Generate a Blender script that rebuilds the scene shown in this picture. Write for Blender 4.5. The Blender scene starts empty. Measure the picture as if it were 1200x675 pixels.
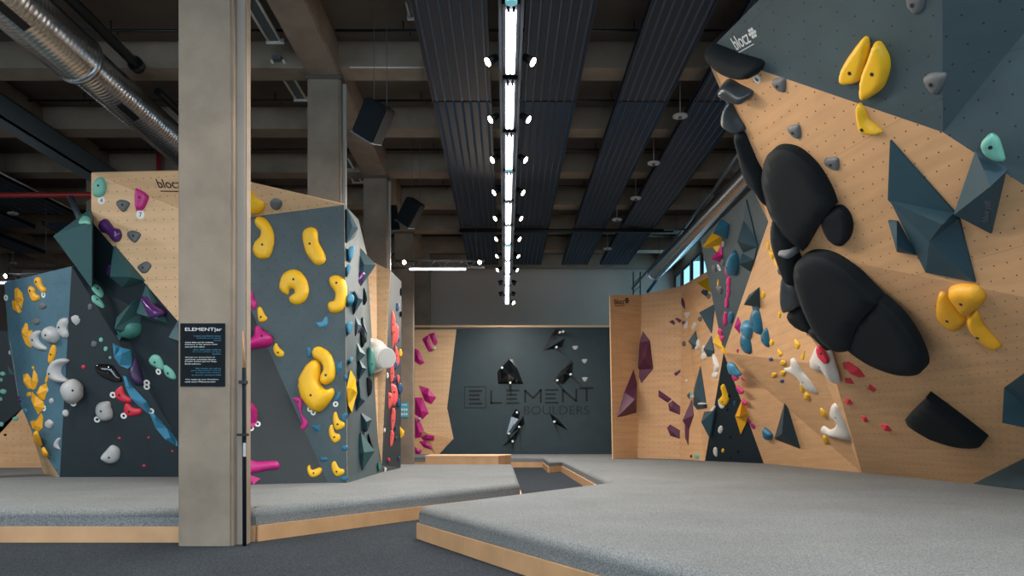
LP_FRONT, LP_WIN, LP_FILL, LP_STRIP, EXPO = 98, 40, 185, 132, 0.36
import bpy, bmesh, math, random
import numpy as np
from mathutils import Vector, Matrix
from mathutils.bvhtree import BVHTree
from mathutils.geometry import delaunay_2d_cdt
random.seed(7)
C = bpy.context.scene.collection
F = 940.0; VX, VY = 592.0, 505.0; CAMZ = 1.09
def P(x, y, Y): return Vector(((x-VX)*Y/F, Y, CAMZ+(VY-y)*Y/F))
def ray(x, y): return Vector(((x-VX)/F, 1.0, (VY-y)/F))
CAM = Vector((0, 0, CAMZ))

# ---------------------------------------------------------------- materials
def srgb(h):
    h = h.lstrip('#'); out = []
    for i in (0, 2, 4):
        c = int(h[i:i+2], 16)/255; out.append(c/12.92 if c <= .04045 else ((c+.055)/1.055)**2.4)
    return (*out, 1)
M = {}
def mat(name, col, rough=.6, metal=0, noise=0, nscale=8, bump=0, bscale=60, emit=None, estr=0, coat=0, spec=.5, ncol=None):
    m = bpy.data.materials.new(name); m.use_nodes = True; nt = m.node_tree; b = nt.nodes['Principled BSDF']
    c = srgb(col) if isinstance(col, str) else col
    b.inputs['Base Color'].default_value = c; b.inputs['Roughness'].default_value = rough
    b.inputs['Metallic'].default_value = metal; b.inputs['Coat Weight'].default_value = coat
    b.inputs['Specular IOR Level'].default_value = spec
    tc = nt.nodes.new('ShaderNodeTexCoord')
    if noise:
        n = nt.nodes.new('ShaderNodeTexNoise'); n.inputs['Scale'].default_value = nscale; n.inputs['Detail'].default_value = 6
        nt.links.new(tc.outputs['Object'], n.inputs['Vector'])
        r = nt.nodes.new('ShaderNodeValToRGB')
        d = srgb(ncol) if ncol else tuple([v*(1-noise) for v in c[:3]]+[1])
        r.color_ramp.elements[0].position = .3; r.color_ramp.elements[0].color = d
        r.color_ramp.elements[1].position = .7; r.color_ramp.elements[1].color = tuple([min(1, v*(1+noise*.5)) for v in c[:3]]+[1]) if not ncol else c
        nt.links.new(n.outputs['Fac'], r.inputs['Fac']); nt.links.new(r.outputs['Color'], b.inputs['Base Color'])
    if bump:
        n = nt.nodes.new('ShaderNodeTexNoise'); n.inputs['Scale'].default_value = bscale; n.inputs['Detail'].default_value = 4
        nt.links.new(tc.outputs['Object'], n.inputs['Vector'])
        bp = nt.nodes.new('ShaderNodeBump'); bp.inputs['Strength'].default_value = bump; bp.inputs['Distance'].default_value = .02
        nt.links.new(n.outputs['Fac'], bp.inputs['Height']); nt.links.new(bp.outputs['Normal'], b.inputs['Normal'])
    if emit:
        b.inputs['Emission Color'].default_value = srgb(emit); b.inputs['Emission Strength'].default_value = estr
    M[name] = m; return m
def mth(nt, op, a, b=None, c=None):
    n = nt.nodes.new('ShaderNodeMath'); n.operation = op
    for i, v in enumerate((a, b, c)):
        if v is None: continue
        if isinstance(v, (int, float)): n.inputs[i].default_value = v
        else: nt.links.new(v, n.inputs[i])
    return n.outputs[0]
def panel_mat(name, col, ply, s=.15, stagger=False, rad=.008, hole='#1a1410', rough=.6):
    """climbing panel: paint or birch ply with a grid of bolt holes laid out in metres (UV)"""
    m = bpy.data.materials.new(name); m.use_nodes = True; nt = m.node_tree; b = nt.nodes['Principled BSDF']; L = nt.links
    b.inputs['Roughness'].default_value = rough
    uv = nt.nodes.new('ShaderNodeUVMap'); sp = nt.nodes.new('ShaderNodeSeparateXYZ'); L.new(uv.outputs['UV'], sp.inputs[0])
    u = mth(nt, 'DIVIDE', sp.outputs[0], s); v = mth(nt, 'DIVIDE', sp.outputs[1], s)
    def dots(off):
        fu = mth(nt, 'SUBTRACT', mth(nt, 'FRACT', mth(nt, 'ADD', u, off)), .5); fv = mth(nt, 'SUBTRACT', mth(nt, 'FRACT', mth(nt, 'ADD', v, off)), .5)
        d = mth(nt, 'SQRT', mth(nt, 'ADD', mth(nt, 'MULTIPLY', fu, fu), mth(nt, 'MULTIPLY', fv, fv)))
        return mth(nt, 'LESS_THAN', d, rad/s)
    d = dots(0.)
    if stagger: d = mth(nt, 'MAXIMUM', d, dots(.5))
    base = srgb(col)
    n = nt.nodes.new('ShaderNodeTexNoise'); n.inputs['Detail'].default_value = 5; n.inputs['Scale'].default_value = 1.0
    mp = nt.nodes.new('ShaderNodeMapping'); L.new(uv.outputs['UV'], mp.inputs[0])
    mp.inputs['Scale'].default_value = (1.2, 9, 1) if ply else (2.5, 2.5, 1); L.new(mp.outputs[0], n.inputs['Vector'])
    r = nt.nodes.new('ShaderNodeValToRGB'); k = .12 if ply else .14
    r.color_ramp.elements[0].position = .3; r.color_ramp.elements[0].color = tuple([x*(1-k) for x in base[:3]]+[1])
    r.color_ramp.elements[1].position = .72; r.color_ramp.elements[1].color = tuple([x*(1+k*.6) for x in base[:3]]+[1])
    L.new(n.outputs['Fac'], r.inputs['Fac'])
    # sheet joints every 1.25 m
    ju = mth(nt, 'LESS_THAN', mth(nt, 'ABSOLUTE', mth(nt, 'SUBTRACT', mth(nt, 'FRACT', mth(nt, 'ADD', mth(nt, 'DIVIDE', sp.outputs[1], 1.5), .37)), .5)), .0018)
    mx0 = nt.nodes.new('ShaderNodeMix'); mx0.data_type = 'RGBA'; L.new(mth(nt, 'MULTIPLY', ju, .35), mx0.inputs[0]); L.new(r.outputs[0], mx0.inputs[6]); mx0.inputs[7].default_value = srgb(hole)
    mx = nt.nodes.new('ShaderNodeMix'); mx.data_type = 'RGBA'; L.new(d, mx.inputs[0]); L.new(mx0.outputs[2], mx.inputs[6]); mx.inputs[7].default_value = srgb(hole)
    L.new(mx.outputs[2], b.inputs['Base Color']); M[name] = m; return m

panel_mat('ply', '#d0a377', True); panel_mat('ply_pale', '#d6b189', True)
panel_mat('slate', '#3d4f56', False, stagger=True, s=.24, hole='#0c1214')
panel_mat('slate_blue', '#43687a', False, stagger=True, s=.24, hole='#131c20')
panel_mat('night', '#13242c', False, stagger=True, s=.24, hole='#0a0e10')
panel_mat('deep', '#1b323b', False, stagger=True, s=.24, rad=.006, hole='#101c20')
mat('edge_ply', '#d2b08a', .6); mat('board', '#c49a70', .6, noise=.15, nscale=3)
mat('yellow', '#e9b51c', .5, noise=.06, nscale=5, bump=.08); mat('orange_yellow', '#e3a31f', .5, noise=.08, nscale=5)
mat('magenta', '#b51b78', .45); mat('pink', '#d02f7c', .5); mat('coral', '#e25a58', .5); mat('red', '#c9283f', .45)
mat('mint', '#6fb3a4', .5, noise=.06); mat('teal', '#3f7f78', .5); mat('blue', '#1f6482', .45, noise=.1); mat('sky', '#3d86a8', .45, noise=.1)
mat('navy', '#1d4a74', .45); mat('purple', '#4d2468', .22, coat=.3); mat('plum', '#5a2c47', .5); mat('darkpurple', '#33224e', .4)
mat('grey', '#5f6366', .6, noise=.1); mat('pale', '#aeb0b2', .5, noise=.05); mat('white', '#d6d3ce', .45)
mat('black', '#0b141a', .8, noise=.1, spec=.25); mat('gloss', '#0b0f12', .1, coat=.6); mat('satin', '#2a333a', .32, noise=.3, nscale=5)
mat('vol', '#224350', .6, noise=.08, bump=.05, bscale=200); mat('vol_dark', '#1f3540', .65); mat('vol_grey', '#4d6870', .6); mat('vol_teal', '#2d5458', .6)
mat('hole', '#101214', .6); mat('steel', '#9a9da0', .3, metal=1)
mat('ink', '#1a1a1c', .5); mat('letter', '#0a1216', .8); mat('white_ink', '#dfe2e2', .5); mat('blue_ink', '#3d7f9c', .5)
mat('concrete', '#8d8072', .85, noise=.24, nscale=2.2, bump=.15, bscale=14); mat('concrete_dark', '#5b534c', .9, noise=.18, nscale=1.5, bump=.1, bscale=10)
mat('plaster', '#918a83', .9, noise=.08, nscale=.8); mat('plaster_lit', '#b8aea4', .9, noise=.06, nscale=.8); mat('metal_panel', '#081f36', .6, noise=.08); mat('metal_rib', '#164260', .55)  # rear wall's plaster is a lighter copy, lamp light put into its colour
mat('dark_metal', '#1b2226', .5, metal=.5); mat('grey_metal', '#59636a', .5, metal=.4); mat('galv', '#c4cad0', .25, metal=.95, noise=.1, nscale=2)
mat('tray_metal', '#5d707c', .5, metal=.3); mat('red_paint', '#9c2a28', .4); mat('wood_tip', '#b07b4a', .6); mat('pipe_black', '#12181c', .35)
mat('tube', '#ffffff', .3, emit='#f6f3ff', estr=9); mat('lamp_lens', '#ffffff', .3, emit='#ffe6c0', estr=22); mat('green_lens', '#88c8d0', .3, emit='#7fd0dc', estr=.35)
mat('unlit', '#c9c9c4', .4); mat('poster', '#0a141b', .8, spec=.2); mat('poster_cyan', '#3aa6c4', .5); mat('frame_metal', '#3c4448', .4, metal=.6)
def carpet(name, a, bcol, sc, bump):
    m = mat(name, a, .95, noise=.0, spec=.15); nt = m.node_tree; b = nt.nodes['Principled BSDF']; L = nt.links
    tc = nt.nodes.new('ShaderNodeTexCoord'); n = nt.nodes.new('ShaderNodeTexNoise'); n.inputs['Scale'].default_value = sc; n.inputs['Detail'].default_value = 3
    L.new(tc.outputs['Object'], n.inputs['Vector'])
    r = nt.nodes.new('ShaderNodeValToRGB'); r.color_ramp.elements[0].position = .38; r.color_ramp.elements[1].position = .62
    r.color_ramp.elements[0].color = srgb(bcol); r.color_ramp.elements[1].color = srgb(a); L.new(n.outputs['Fac'], r.inputs['Fac'])
    n2 = nt.nodes.new('ShaderNodeTexNoise'); n2.inputs['Scale'].default_value = 1.1; n2.inputs['Detail'].default_value = 4; L.new(tc.outputs['Object'], n2.inputs['Vector'])
    mx = nt.nodes.new('ShaderNodeMix'); mx.data_type = 'RGBA'; mx.blend_type = 'MULTIPLY'; mx.inputs[0].default_value = .35
    L.new(r.outputs[0], mx.inputs[6]); L.new(n2.outputs['Fac'], mx.inputs[7]); L.new(mx.outputs[2], b.inputs['Base Color'])
    bp = nt.nodes.new('ShaderNodeBump'); bp.inputs['Strength'].default_value = bump; bp.inputs['Distance'].default_value = .01
    L.new(n.outputs['Fac'], bp.inputs['Height']); L.new(bp.outputs['Normal'], b.inputs['Normal'])
carpet('mat_carpet', '#8f9496', '#6b7074', 90, .45); carpet('floor_carpet', '#3c454e', '#20262d', 80, .5)
def glass_mat():
    m = bpy.data.materials.new('glass'); m.use_nodes = True; b = m.node_tree.nodes['Principled BSDF']
    b.inputs['Base Color'].default_value = (.8, .95, 1, 1); b.inputs['Transmission Weight'].default_value = 1; b.inputs['Roughness'].default_value = .02; b.inputs['IOR'].default_value = 1.02
    M['glass'] = m
glass_mat()

# ---------------------------------------------------------------- object helpers
def tag(o, label=None, cat=None, group=None, kind=None):
    if label: o['label'] = label
    if cat: o['category'] = cat
    if group: o['group'] = group
    if kind: o['kind'] = kind
    return o
def empty(name, loc=(0, 0, 0)):
    o = bpy.data.objects.new(name, None); o.location = loc; o.empty_display_size = .1; C.objects.link(o); return o
def link(name, me, mats, parent=None, mw=None, smooth=False):
    o = bpy.data.objects.new(name, me); C.objects.link(o)
    for m in (mats if isinstance(mats, (list, tuple)) else [mats]): me.materials.append(M[m] if isinstance(m, str) else m)
    if mw is not None: o.matrix_world = mw
    if parent is not None:
        o.parent = parent
        o.matrix_parent_inverse = parent_world(parent).inverted()
    if smooth:
        for p in me.polygons: p.use_smooth = True
    return o
def parent_world(p):
    m = p.matrix_basis.copy()
    return (parent_world(p.parent) @ p.matrix_parent_inverse @ m) if p.parent else m
def bm_obj(name, bm, mats, parent=None, mw=None, smooth=False):
    me = bpy.data.meshes.new(name); bm.normal_update(); bm.to_mesh(me); bm.free(); return link(name, me, mats, parent, mw, smooth)
def recenter(o):
    """origin to the middle of the mesh's base"""
    me = o.data; co = np.empty(len(me.vertices)*3); me.vertices.foreach_get('co', co); co = co.reshape(-1, 3)
    c = Vector(((co[:, 0].min()+co[:, 0].max())/2, (co[:, 1].min()+co[:, 1].max())/2, co[:, 2].min()))
    me.transform(Matrix.Translation(-c)); o.matrix_basis = o.matrix_basis @ Matrix.Translation(c); return o
def box(bm, x0, x1, y0, y1, z0, z1, mi=0):
    v = [bm.verts.new(p) for p in ((x0, y0, z0), (x1, y0, z0), (x1, y1, z0), (x0, y1, z0), (x0, y0, z1), (x1, y0, z1), (x1, y1, z1), (x0, y1, z1))]
    for f in ((3, 2, 1, 0), (4, 5, 6, 7), (0, 1, 5, 4), (1, 2, 6, 5), (2, 3, 7, 6), (3, 0, 4, 7)):
        bm.faces.new([v[i] for i in f]).material_index = mi
    return v
def box_obj(name, m, *b, parent=None, bev=0):
    bm = bmesh.new(); box(bm, *b)
    if bev: bmesh.ops.bevel(bm, geom=list(bm.edges), offset=bev, segments=2, affect='EDGES')
    o = bm_obj(name, bm, m, parent)
    return o if parent else recenter(o)
def tube(bm, a, b, r, n=12, r2=None, cap=True, mi=0):
    a, b = Vector(a), Vector(b); d = (b-a).normalized(); q = d.to_track_quat('Z', 'Y').to_matrix(); r2 = r if r2 is None else r2
    ra = [bm.verts.new(a+q@Vector((r*math.cos(t), r*math.sin(t), 0))) for t in [2*math.pi*i/n for i in range(n)]]
    rb = [bm.verts.new(b+q@Vector((r2*math.cos(t), r2*math.sin(t), 0))) for t in [2*math.pi*i/n for i in range(n)]]
    for i in range(n):
        f = bm.faces.new([ra[i], ra[(i+1) % n], rb[(i+1) % n], rb[i]]); f.smooth = True; f.material_index = mi
    if cap: bm.faces.new(ra[::-1]).material_index = mi; bm.faces.new(rb).material_index = mi
def tube_obj(name, m, a, b, r, n=12, parent=None, r2=None):
    bm = bmesh.new(); tube(bm, a, b, r, n, r2); o = bm_obj(name, bm, m, parent)
    return o if parent else recenter(o)
def prism(bm, poly, z0, z1):
    b = [bm.verts.new((x, y, z0)) for x, y in poly]; t = [bm.verts.new((x, y, z1)) for x, y in poly]; n = len(poly)
    for i in range(n): bm.faces.new([b[i], b[(i+1) % n], t[(i+1) % n], t[i]])
    bm.faces.new(b[::-1]); f = bm.faces.new(t); bmesh.ops.recalc_face_normals(bm, faces=list(bm.faces)); return f, t

# ---------------------------------------------------------------- camera
cd = bpy.data.cameras.new('camera'); cam = bpy.data.objects.new('camera', cd); C.objects.link(cam)
cam.location = CAM; cam.rotation_euler = (math.pi/2, 0, 0); cd.sensor_width = 36; cd.lens = 36*F/1200
cd.shift_x = (600-VX)/1200; cd.shift_y = (VY-337.5)/1200; cd.clip_end = 200
bpy.context.scene.camera = cam

# ---------------------------------------------------------------- room
def st(o): return tag(o, kind='structure')
BZ = 6.66; SL = 7.12; YB = 28.2
st(box_obj('floor', 'floor_carpet', -17, 8, -6, YB, -.12, 0))
st(box_obj('ceiling', 'concrete_dark', -17, 8, -6, YB+.3, SL, SL+.2))
st(box_obj('wall_back', 'plaster_lit', -17, 6.2, YB, YB+.3, 0, SL))
st(box_obj('wall_left', 'plaster', -17.3, -17, -6, YB+.3, 0, SL))
st(box_obj('wall_right', 'plaster', 8, 8.3, -6, 23.1, 0, SL))
st(box_obj('wall_right_return', 'plaster', 6.2, 8, 22.8, 23.1, 0, SL))
# rear right wall with a band of windows high up
bm = bmesh.new(); box(bm, 5.9, 6.0, 22.8, YB, 0, 4.7); box(bm, 5.9, 6.0, 22.8, YB, 6.5, SL)
piers = [22.8, 24.2, 25.55, 26.9, YB-.12]
for y in piers: box(bm, 5.9, 6.0, y, y+.12, 4.7, 6.5)
st(recenter(bm_obj('wall_right_rear', bm, 'plaster')))
for i in range(len(piers)-1):
    y0, y1 = piers[i]+.12, piers[i+1]
    w = empty('window_%d' % (i+1), (5.95, (y0+y1)/2, 4.7)); st(w)
    bm = bmesh.new()
    for a, b, c, d in ((y0, y0+.06, 4.7, 6.5), (y1-.06, y1, 4.7, 6.5), (y0+.06, y1-.06, 4.7, 4.76), (y0+.06, y1-.06, 6.44, 6.5)): box(bm, 5.93, 5.97, a, b, c, d)
    bm_obj('window_frame', bm, 'frame_metal', w); box_obj('window_pane', 'glass', 5.945, 5.955, y0+.06, y1-.06, 4.76, 6.44, parent=w)
# front wall behind the viewpoint, with a wide glazed opening
bm = bmesh.new(); box(bm, -17, 8, -6.3, -6, 0, .5); box(bm, -17, 8, -6.3, -6, 5.6, SL)
gx = [-17, -12.2, -7.2, -2.2, 2.8, 7.5]
for x in gx: box(bm, x, x+.5, -6.3, -6, .5, 5.6)
st(recenter(bm_obj('wall_front', bm, 'plaster')))
for i in range(5):
    x0, x1 = gx[i]+.5, gx[i+1]
    w = empty('window_%d' % (i+5), ((x0+x1)/2, -6.15, .5)); st(w)
    bm = bmesh.new()
    for a, b, c, d in ((x0, x0+.07, .5, 5.6), (x1-.07, x1, .5, 5.6), (x0+.07, x1-.07, .5, .57), (x0+.07, x1-.07, 5.53, 5.6), ((x0+x1)/2-.04, (x0+x1)/2+.04, .57, 5.53)): box(bm, a, b, -6.2, -6.1, c, d)
    bm_obj('window_frame', bm, 'frame_metal', w); box_obj('window_pane', 'glass', x0+.07, x1-.07, -6.155, -6.145, .57, 5.53, parent=w)
# concrete columns, beams, ribs
def st_beam(x0, x1): st(box_obj('ceiling_beam', 'concrete', x0, x1, -6, YB, BZ, SL, bev=.02))
st_beam(-3.10, -2.58); st_beam(-9.15, -8.6); st_beam(-15.2, -14.65); st_beam(5.2, 5.7)
k = 0
for yk in np.arange(2.42, YB, 2.5):
    y = float(yk)
    for x0, x1 in ((-17, -15.2), (-14.65, -9.15), (-8.6, -3.10), (-2.58, 5.2), (5.7, 8)):
        if x1 > 6 and y > 22: continue
        st(box_obj('ceiling_rib', 'concrete', x0, x1, y, y+.45, BZ+.05, SL))
COL = [(-3.10, 7.59), (-3.10, 12.56), (-3.10, 17.5), (-3.10, 22.4), (-3.10, 27.4)]
for i, (x, y) in enumerate(COL):
    bm = bmesh.new(); box(bm, x, x+.52, y, y+.42, .332 if i in (1, 2) else 0, BZ)
    bmesh.ops.bevel(bm, geom=[e for e in bm.edges if abs(e.verts[0].co.z-e.verts[1].co.z) > 1], offset=.025, segments=2, affect='EDGES')
    c = st(recenter(bm_obj('column', bm, 'concrete')))
    if i: # steel cap collar under the beam
        box_obj('column_cap', 'concrete_dark', x-.02, x+.54, y-.02, y+.44, BZ-.06, BZ, parent=c)
for x in (-9.15, -15.2):
    for y in (7.39, 12.56, 17.5, 22.4): st(box_obj('column', 'concrete', x, x+.52, y, y+.42, .332 if 8 < y < 18.5 else 0, BZ, bev=.02))
# cable trunking on the near column
t = empty('cable_trunking', (-2.53, 7.75, 0)); tag(t, 'pale metal cable trunking running up the side of the nearest column', 'cable duct')
box_obj('trunking_body', 'plaster', -2.578, -2.50, 7.70, 7.86, .0, BZ-.01, parent=t)
box_obj('trunking_lid', 'concrete', -2.50, -2.488, 7.72, 7.84, .0, BZ-.01, parent=t)
for px, Y in ((-2.578, 12.72), (-2.578, 17.66)):
    bm = bmesh.new(); box(bm, px+.002, px+.05, Y, Y+.09, .34, BZ-.07); o = recenter(bm_obj('cable_trunking', bm, 'pale'))
    tag(o, 'pale vertical cable trunking on the %s column behind the left climbing block' % ('second' if Y < 15 else 'third'), 'cable duct')
# dark pole leaning on near column
p = empty('measuring_pole', P(286.5, 636, 7.55)); tag(p, 'thin dark pole with a wooden tip standing upright against the nearest column', 'pole')
a = P(286.5, 635, 7.6); a.z = 0; b = P(286, 431, 7.6); c = P(284.5, 388, 7.6)
tube_obj('shaft', 'poster', a, b, .019, parent=p); tube_obj('wooden_tip', 'wood_tip', b, c, .012, parent=p, r2=.005)
box_obj('bracket', 'dark_metal', P(281, 0, 7.6).x, P(289, 0, 7.6).x, 7.56, 7.64, P(0, 450, 7.6).z, P(0, 446, 7.6).z, parent=p)
box_obj('bracket', 'dark_metal', P(279, 0, 7.6).x, P(290, 0, 7.6).x, 7.56, 7.64, P(0, 511, 7.6).z, P(0, 508, 7.6).z, parent=p)
box_obj('sticker', 'pale', P(285, 0, 7.57).x, P(288, 0, 7.57).x, 7.565, 7.58, P(0, 535, 7.57).z, P(0, 519, 7.57).z, parent=p)

# ---------------------------------------------------------------- text helper
def glyph_mesh(txt, off=0):
    cu = bpy.data.curves.new('t', 'FONT'); cu.body = txt; cu.extrude = .004; cu.offset = off
    o = bpy.data.objects.new('t', cu); C.objects.link(o); dg = bpy.context.evaluated_depsgraph_get()
    me = bpy.data.meshes.new_from_object(o.evaluated_get(dg)); bpy.data.objects.remove(o); bpy.data.curves.remove(cu)
    me.materials.clear(); return me
def text_on(name, txt, origin, xdir, n, width, height, m, parent, lift=.004, off=0):
    """lettering fitted into width x height on a plane (origin = lower left)"""
    me = glyph_mesh(txt, off); co = np.empty(len(me.vertices)*3); me.vertices.foreach_get('co', co); co = co.reshape(-1, 3)
    mn, mx = co.min(0), co.max(0)
    co[:, 0] = (co[:, 0]-mn[0])/(mx[0]-mn[0])*width; co[:, 1] = (co[:, 1]-mn[1])/(mx[1]-mn[1])*height; co[:, 2] *= .5
    me.vertices.foreach_set('co', co.ravel())
    n = n.normalized(); x = (xdir-n*xdir.dot(n)).normalized(); y = n.cross(x)
    mw = Matrix((x, y, n)).transposed().to_4x4(); mw.translation = origin+n*lift
    return link(name, me, m, parent, mw)

# poster on the near column
t = empty('poster', P(237, 453, 7.575)); tag(t, 'dark notice poster with white and blue text taped on the nearest column', 'poster')
Y = 7.585
A = P(211.5, 453, Y); B = P(264, 379, Y)
box_obj('sheet', 'poster', A.x, B.x, Y-.006, Y, A.z, B.z, parent=t)
N = Vector((0, -1, 0)); X = Vector((1, 0, 0))
def poster_line(x0, x1, y0, y1, m, name='text_block'):
    a = P(x0, y1, Y-.007); b = P(x1, y0, Y-.007); return a, b
a, b = poster_line(217, 260, 384, 389, 0); text_on('poster_title', 'ELEMENT|ar', a, X, N, b.x-a.x, b.z-a.z, 'white_ink', t, .001)
rows = [(227, 259, 393, 'Trainiere und klettere mit uns', 1), (231, 259, 395.6, 'Boulderhalle nach dem Aufstieg', 1), (251, 259, 398, 'hinaus', 1),
 (217, 250, 400.5, 'Achte bitte auf die anderen', 0), (217, 255, 403, 'Kletterer in der ganzen Halle', 0), (217, 240, 405.6, 'und auf dich selbst.', 0),
 (227, 259, 409, 'Bitte nicht unter anderen', 1), (226, 259, 411.6, 'Personen aufhalten und liegen', 1), (249, 259, 414, 'bleiben', 1),
 (217, 252, 418, 'Springe nur kontrolliert ab', 0), (217, 253, 420.6, 'und lande auf beiden Beinen', 0), (217, 254, 423, 'Kinder immer gut im Auge', 0), (217, 236, 425.6, 'behalten.', 0),
 (229, 259, 431, 'Wir freuen uns auf ein', 1), (224, 259, 433.6, 'gutes Miteinander und auf', 1), (229, 259, 436, 'viel Spass beim Klettern', 1), (225, 259, 438.6, 'in unserer schoenen Halle', 1),
 (217, 256, 444, 'Wir sagen ja zum Bouldern', 0), (217, 253, 446.6, 'und zum Miteinander', 0)]
tb = {0: [], 1: []}
for x0, x1, y, s, c in rows:
    a, b = poster_line(x0, x1, y, y+1.5, 0); text_on('text_line', s, a, X, N, b.x-a.x, b.z-a.z, 'blue_ink' if c else 'white_ink', t, .001)
# ---------------------------------------------------------------- mats
def mat_island(name, poly, label, boards, z0=.155, z1=.33):
    r = empty(name, (sum(p[0] for p in poly)/len(poly), sum(p[1] for p in poly)/len(poly), 0)); tag(r, label, 'crash mat')
    bm = bmesh.new(); f, t = prism(bm, poly, .02, z1)
    ed = [e for e in f.edges]
    bmesh.ops.bevel(bm, geom=ed, offset=.085, segments=5, profile=.5, affect='EDGES')
    for fc in bm.faces: fc.smooth = min(abs(fc.normal.z), 1-abs(fc.normal.z)) > .01
    o = bm_obj('mat_pad', bm, 'mat_carpet', r)
    for (ax, ay), (bx, by), cuts in boards:
        a = Vector((ax, ay)); b = Vector((bx, by)); d = (b-a).normalized(); n = Vector((d.y, -d.x))   # outward = right of a->b
        L = (b-a).length; s = [0]+list(cuts)+[L]
        for i in range(len(s)-1):
            p, q = a+d*(s[i]+.003), a+d*(s[i+1]-.003); bm = bmesh.new()
            prism(bm, [tuple(p+n*.004), tuple(q+n*.004), tuple(q+n*.028), tuple(p+n*.028)], 0, z0)
            bm_obj('edge_board', bm, 'board', r)
    return r
F1 = (-2.466, 7.94); F2 = (.22, 11.77)
lm = [(-16.5, 7.86), (-3.13, 7.86), (-3.13, 8.04), (-2.56, 8.04), (-2.56, 7.92), (-2.46, 7.92), F2, (.175, 18.3), (-16.5, 18.4)]
mat_island('crash_mat', lm, 'grey carpeted crash mat around the left climbing blocks, plywood edged', [((-16.5, 7.86), (-3.14, 7.86), [4, 9, 11.2]), ((-2.56, 7.92), (-2.46, 7.92), []), ((-2.46, 7.92), F2, [2.45]), (F2, (.175, 18.3), [2.5, 4.6])])
G1 = (-.873, 8.13); G0 = (1.95, 2.55)
rm = [G1, G0, (7.9, 2.55), (7.9, 22.6), (5.8, 22.6), (5.8, 26.4), (-6, 26.4), (-6, 24.0), (1.14, 24.0), (1.14, 21.0), (1.52, 21.5), (1.61, 12.0)]
rm = rm[::-1]
mat_island('crash_mat', rm[:], 'grey carpeted crash mat in front of the right overhanging wall, plywood edged',
 [(G1[:], G0, [.9*1.3, 3.6]), ((1.61, 12.0), G1, [2.2]), ((1.52, 21.5), (1.61, 12.0), [2.4, 4.9, 7.4]), ((1.14, 21.0), (1.52, 21.5), []), ((1.14, 24.0), (1.14, 21.0), [1.5]), ((-6, 24.0), (1.14, 24.0), [2.4, 4.9])])
# plywood bench box between the mats
t = empty('plywood_box', (P(548, 534, 20).x, 20, 0)); tag(t, 'long low plywood box on the floor before the dark rear wall', 'box')
a = P(498.5, 534, 20); b = P(584, 534, 20); c = P(598.5, 534, 20.9)
bm = bmesh.new(); prism(bm, [(a.x, 20), (b.x, 20), (c.x, 20.7), (c.x, 21.3), (a.x, 21.3)], 0, a.z-.03); bm_obj('box_body', bm, 'board', t)
bm = bmesh.new(); prism(bm, [(a.x-.01, 19.99), (b.x, 19.99), (c.x+.01, 20.7), (c.x+.01, 21.31), (a.x-.01, 21.31)], a.z-.03, a.z); bm_obj('box_top', bm, 'edge_ply', t)

# ---------------------------------------------------------------- climbing walls
SURF = {}; BV = []
cur_root = None
def newell(p):
    n = Vector()
    for i in range(len(p)):
        a, b = p[i], p[(i+1) % len(p)]; n += Vector(((a.y-b.y)*(a.z+b.z), (a.z-b.z)*(a.x+b.x), (a.x-b.x)*(a.y+b.y)))
    return n.normalized()
def frame_of(n):
    u = Vector((0, 0, 1)).cross(n)
    u = u.normalized() if u.length > .05 else Vector((1, 0, 0)); return u, n.cross(u)
def facet(key, pts, m, thick=.03, tris=None, name='wall_panel'):
    p = [Vector(q) for q in pts]; n = newell(p); c = sum(p, Vector())/len(p)
    if n.dot(CAM-c) < 0: p.reverse(); n = -n; tris = [tuple(len(p)-1-i for i in t_) for t_ in tris] if tris else None
    u, v = frame_of(n); bm = bmesh.new(); uvl = bm.loops.layers.uv.new('UVMap')
    ft = [bm.verts.new(q) for q in p]; bk = [bm.verts.new(q-n*thick) for q in p]
    if tris:
        for t_ in tris: bm.faces.new([ft[i] for i in t_]); bm.faces.new([bk[i] for i in t_][::-1]).material_index = 1
    else:
        bm.faces.new(ft); bm.faces.new(bk[::-1]).material_index = 1
    for i in range(len(p)): 
        j = (i+1) % len(p); bm.faces.new([ft[j], ft[i], bk[i], bk[j]]).material_index = 1
    for f in bm.faces:
        for l in f.loops: l[uvl].uv = (l.vert.co.dot(u)+50, l.vert.co.dot(v)+50)
    bmesh.ops.triangulate(bm, faces=[f for f in bm.faces if len(f.verts) > 4 and not tris])
    bmesh.ops.recalc_face_normals(bm, faces=list(bm.faces))
    me = bpy.data.meshes.new(name); bm.to_mesh(me); bm.free()
    link(name, me, [m, 'edge_ply'], cur_root)
    SURF[key] = (c, n)
    BV.append((key, p))
    return c, n
def on_plane(x, y, A, B, Cc):
    n = (B-A).cross(Cc-A); d = ray(x, y); t = n.dot(A-CAM)/n.dot(d); return CAM+d*t
def climb_wall(label, loc):
    global cur_root
    cur_root = empty('climbing_wall', loc); tag(cur_root, label, 'climbing wall', kind='thing'); return cur_root

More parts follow.
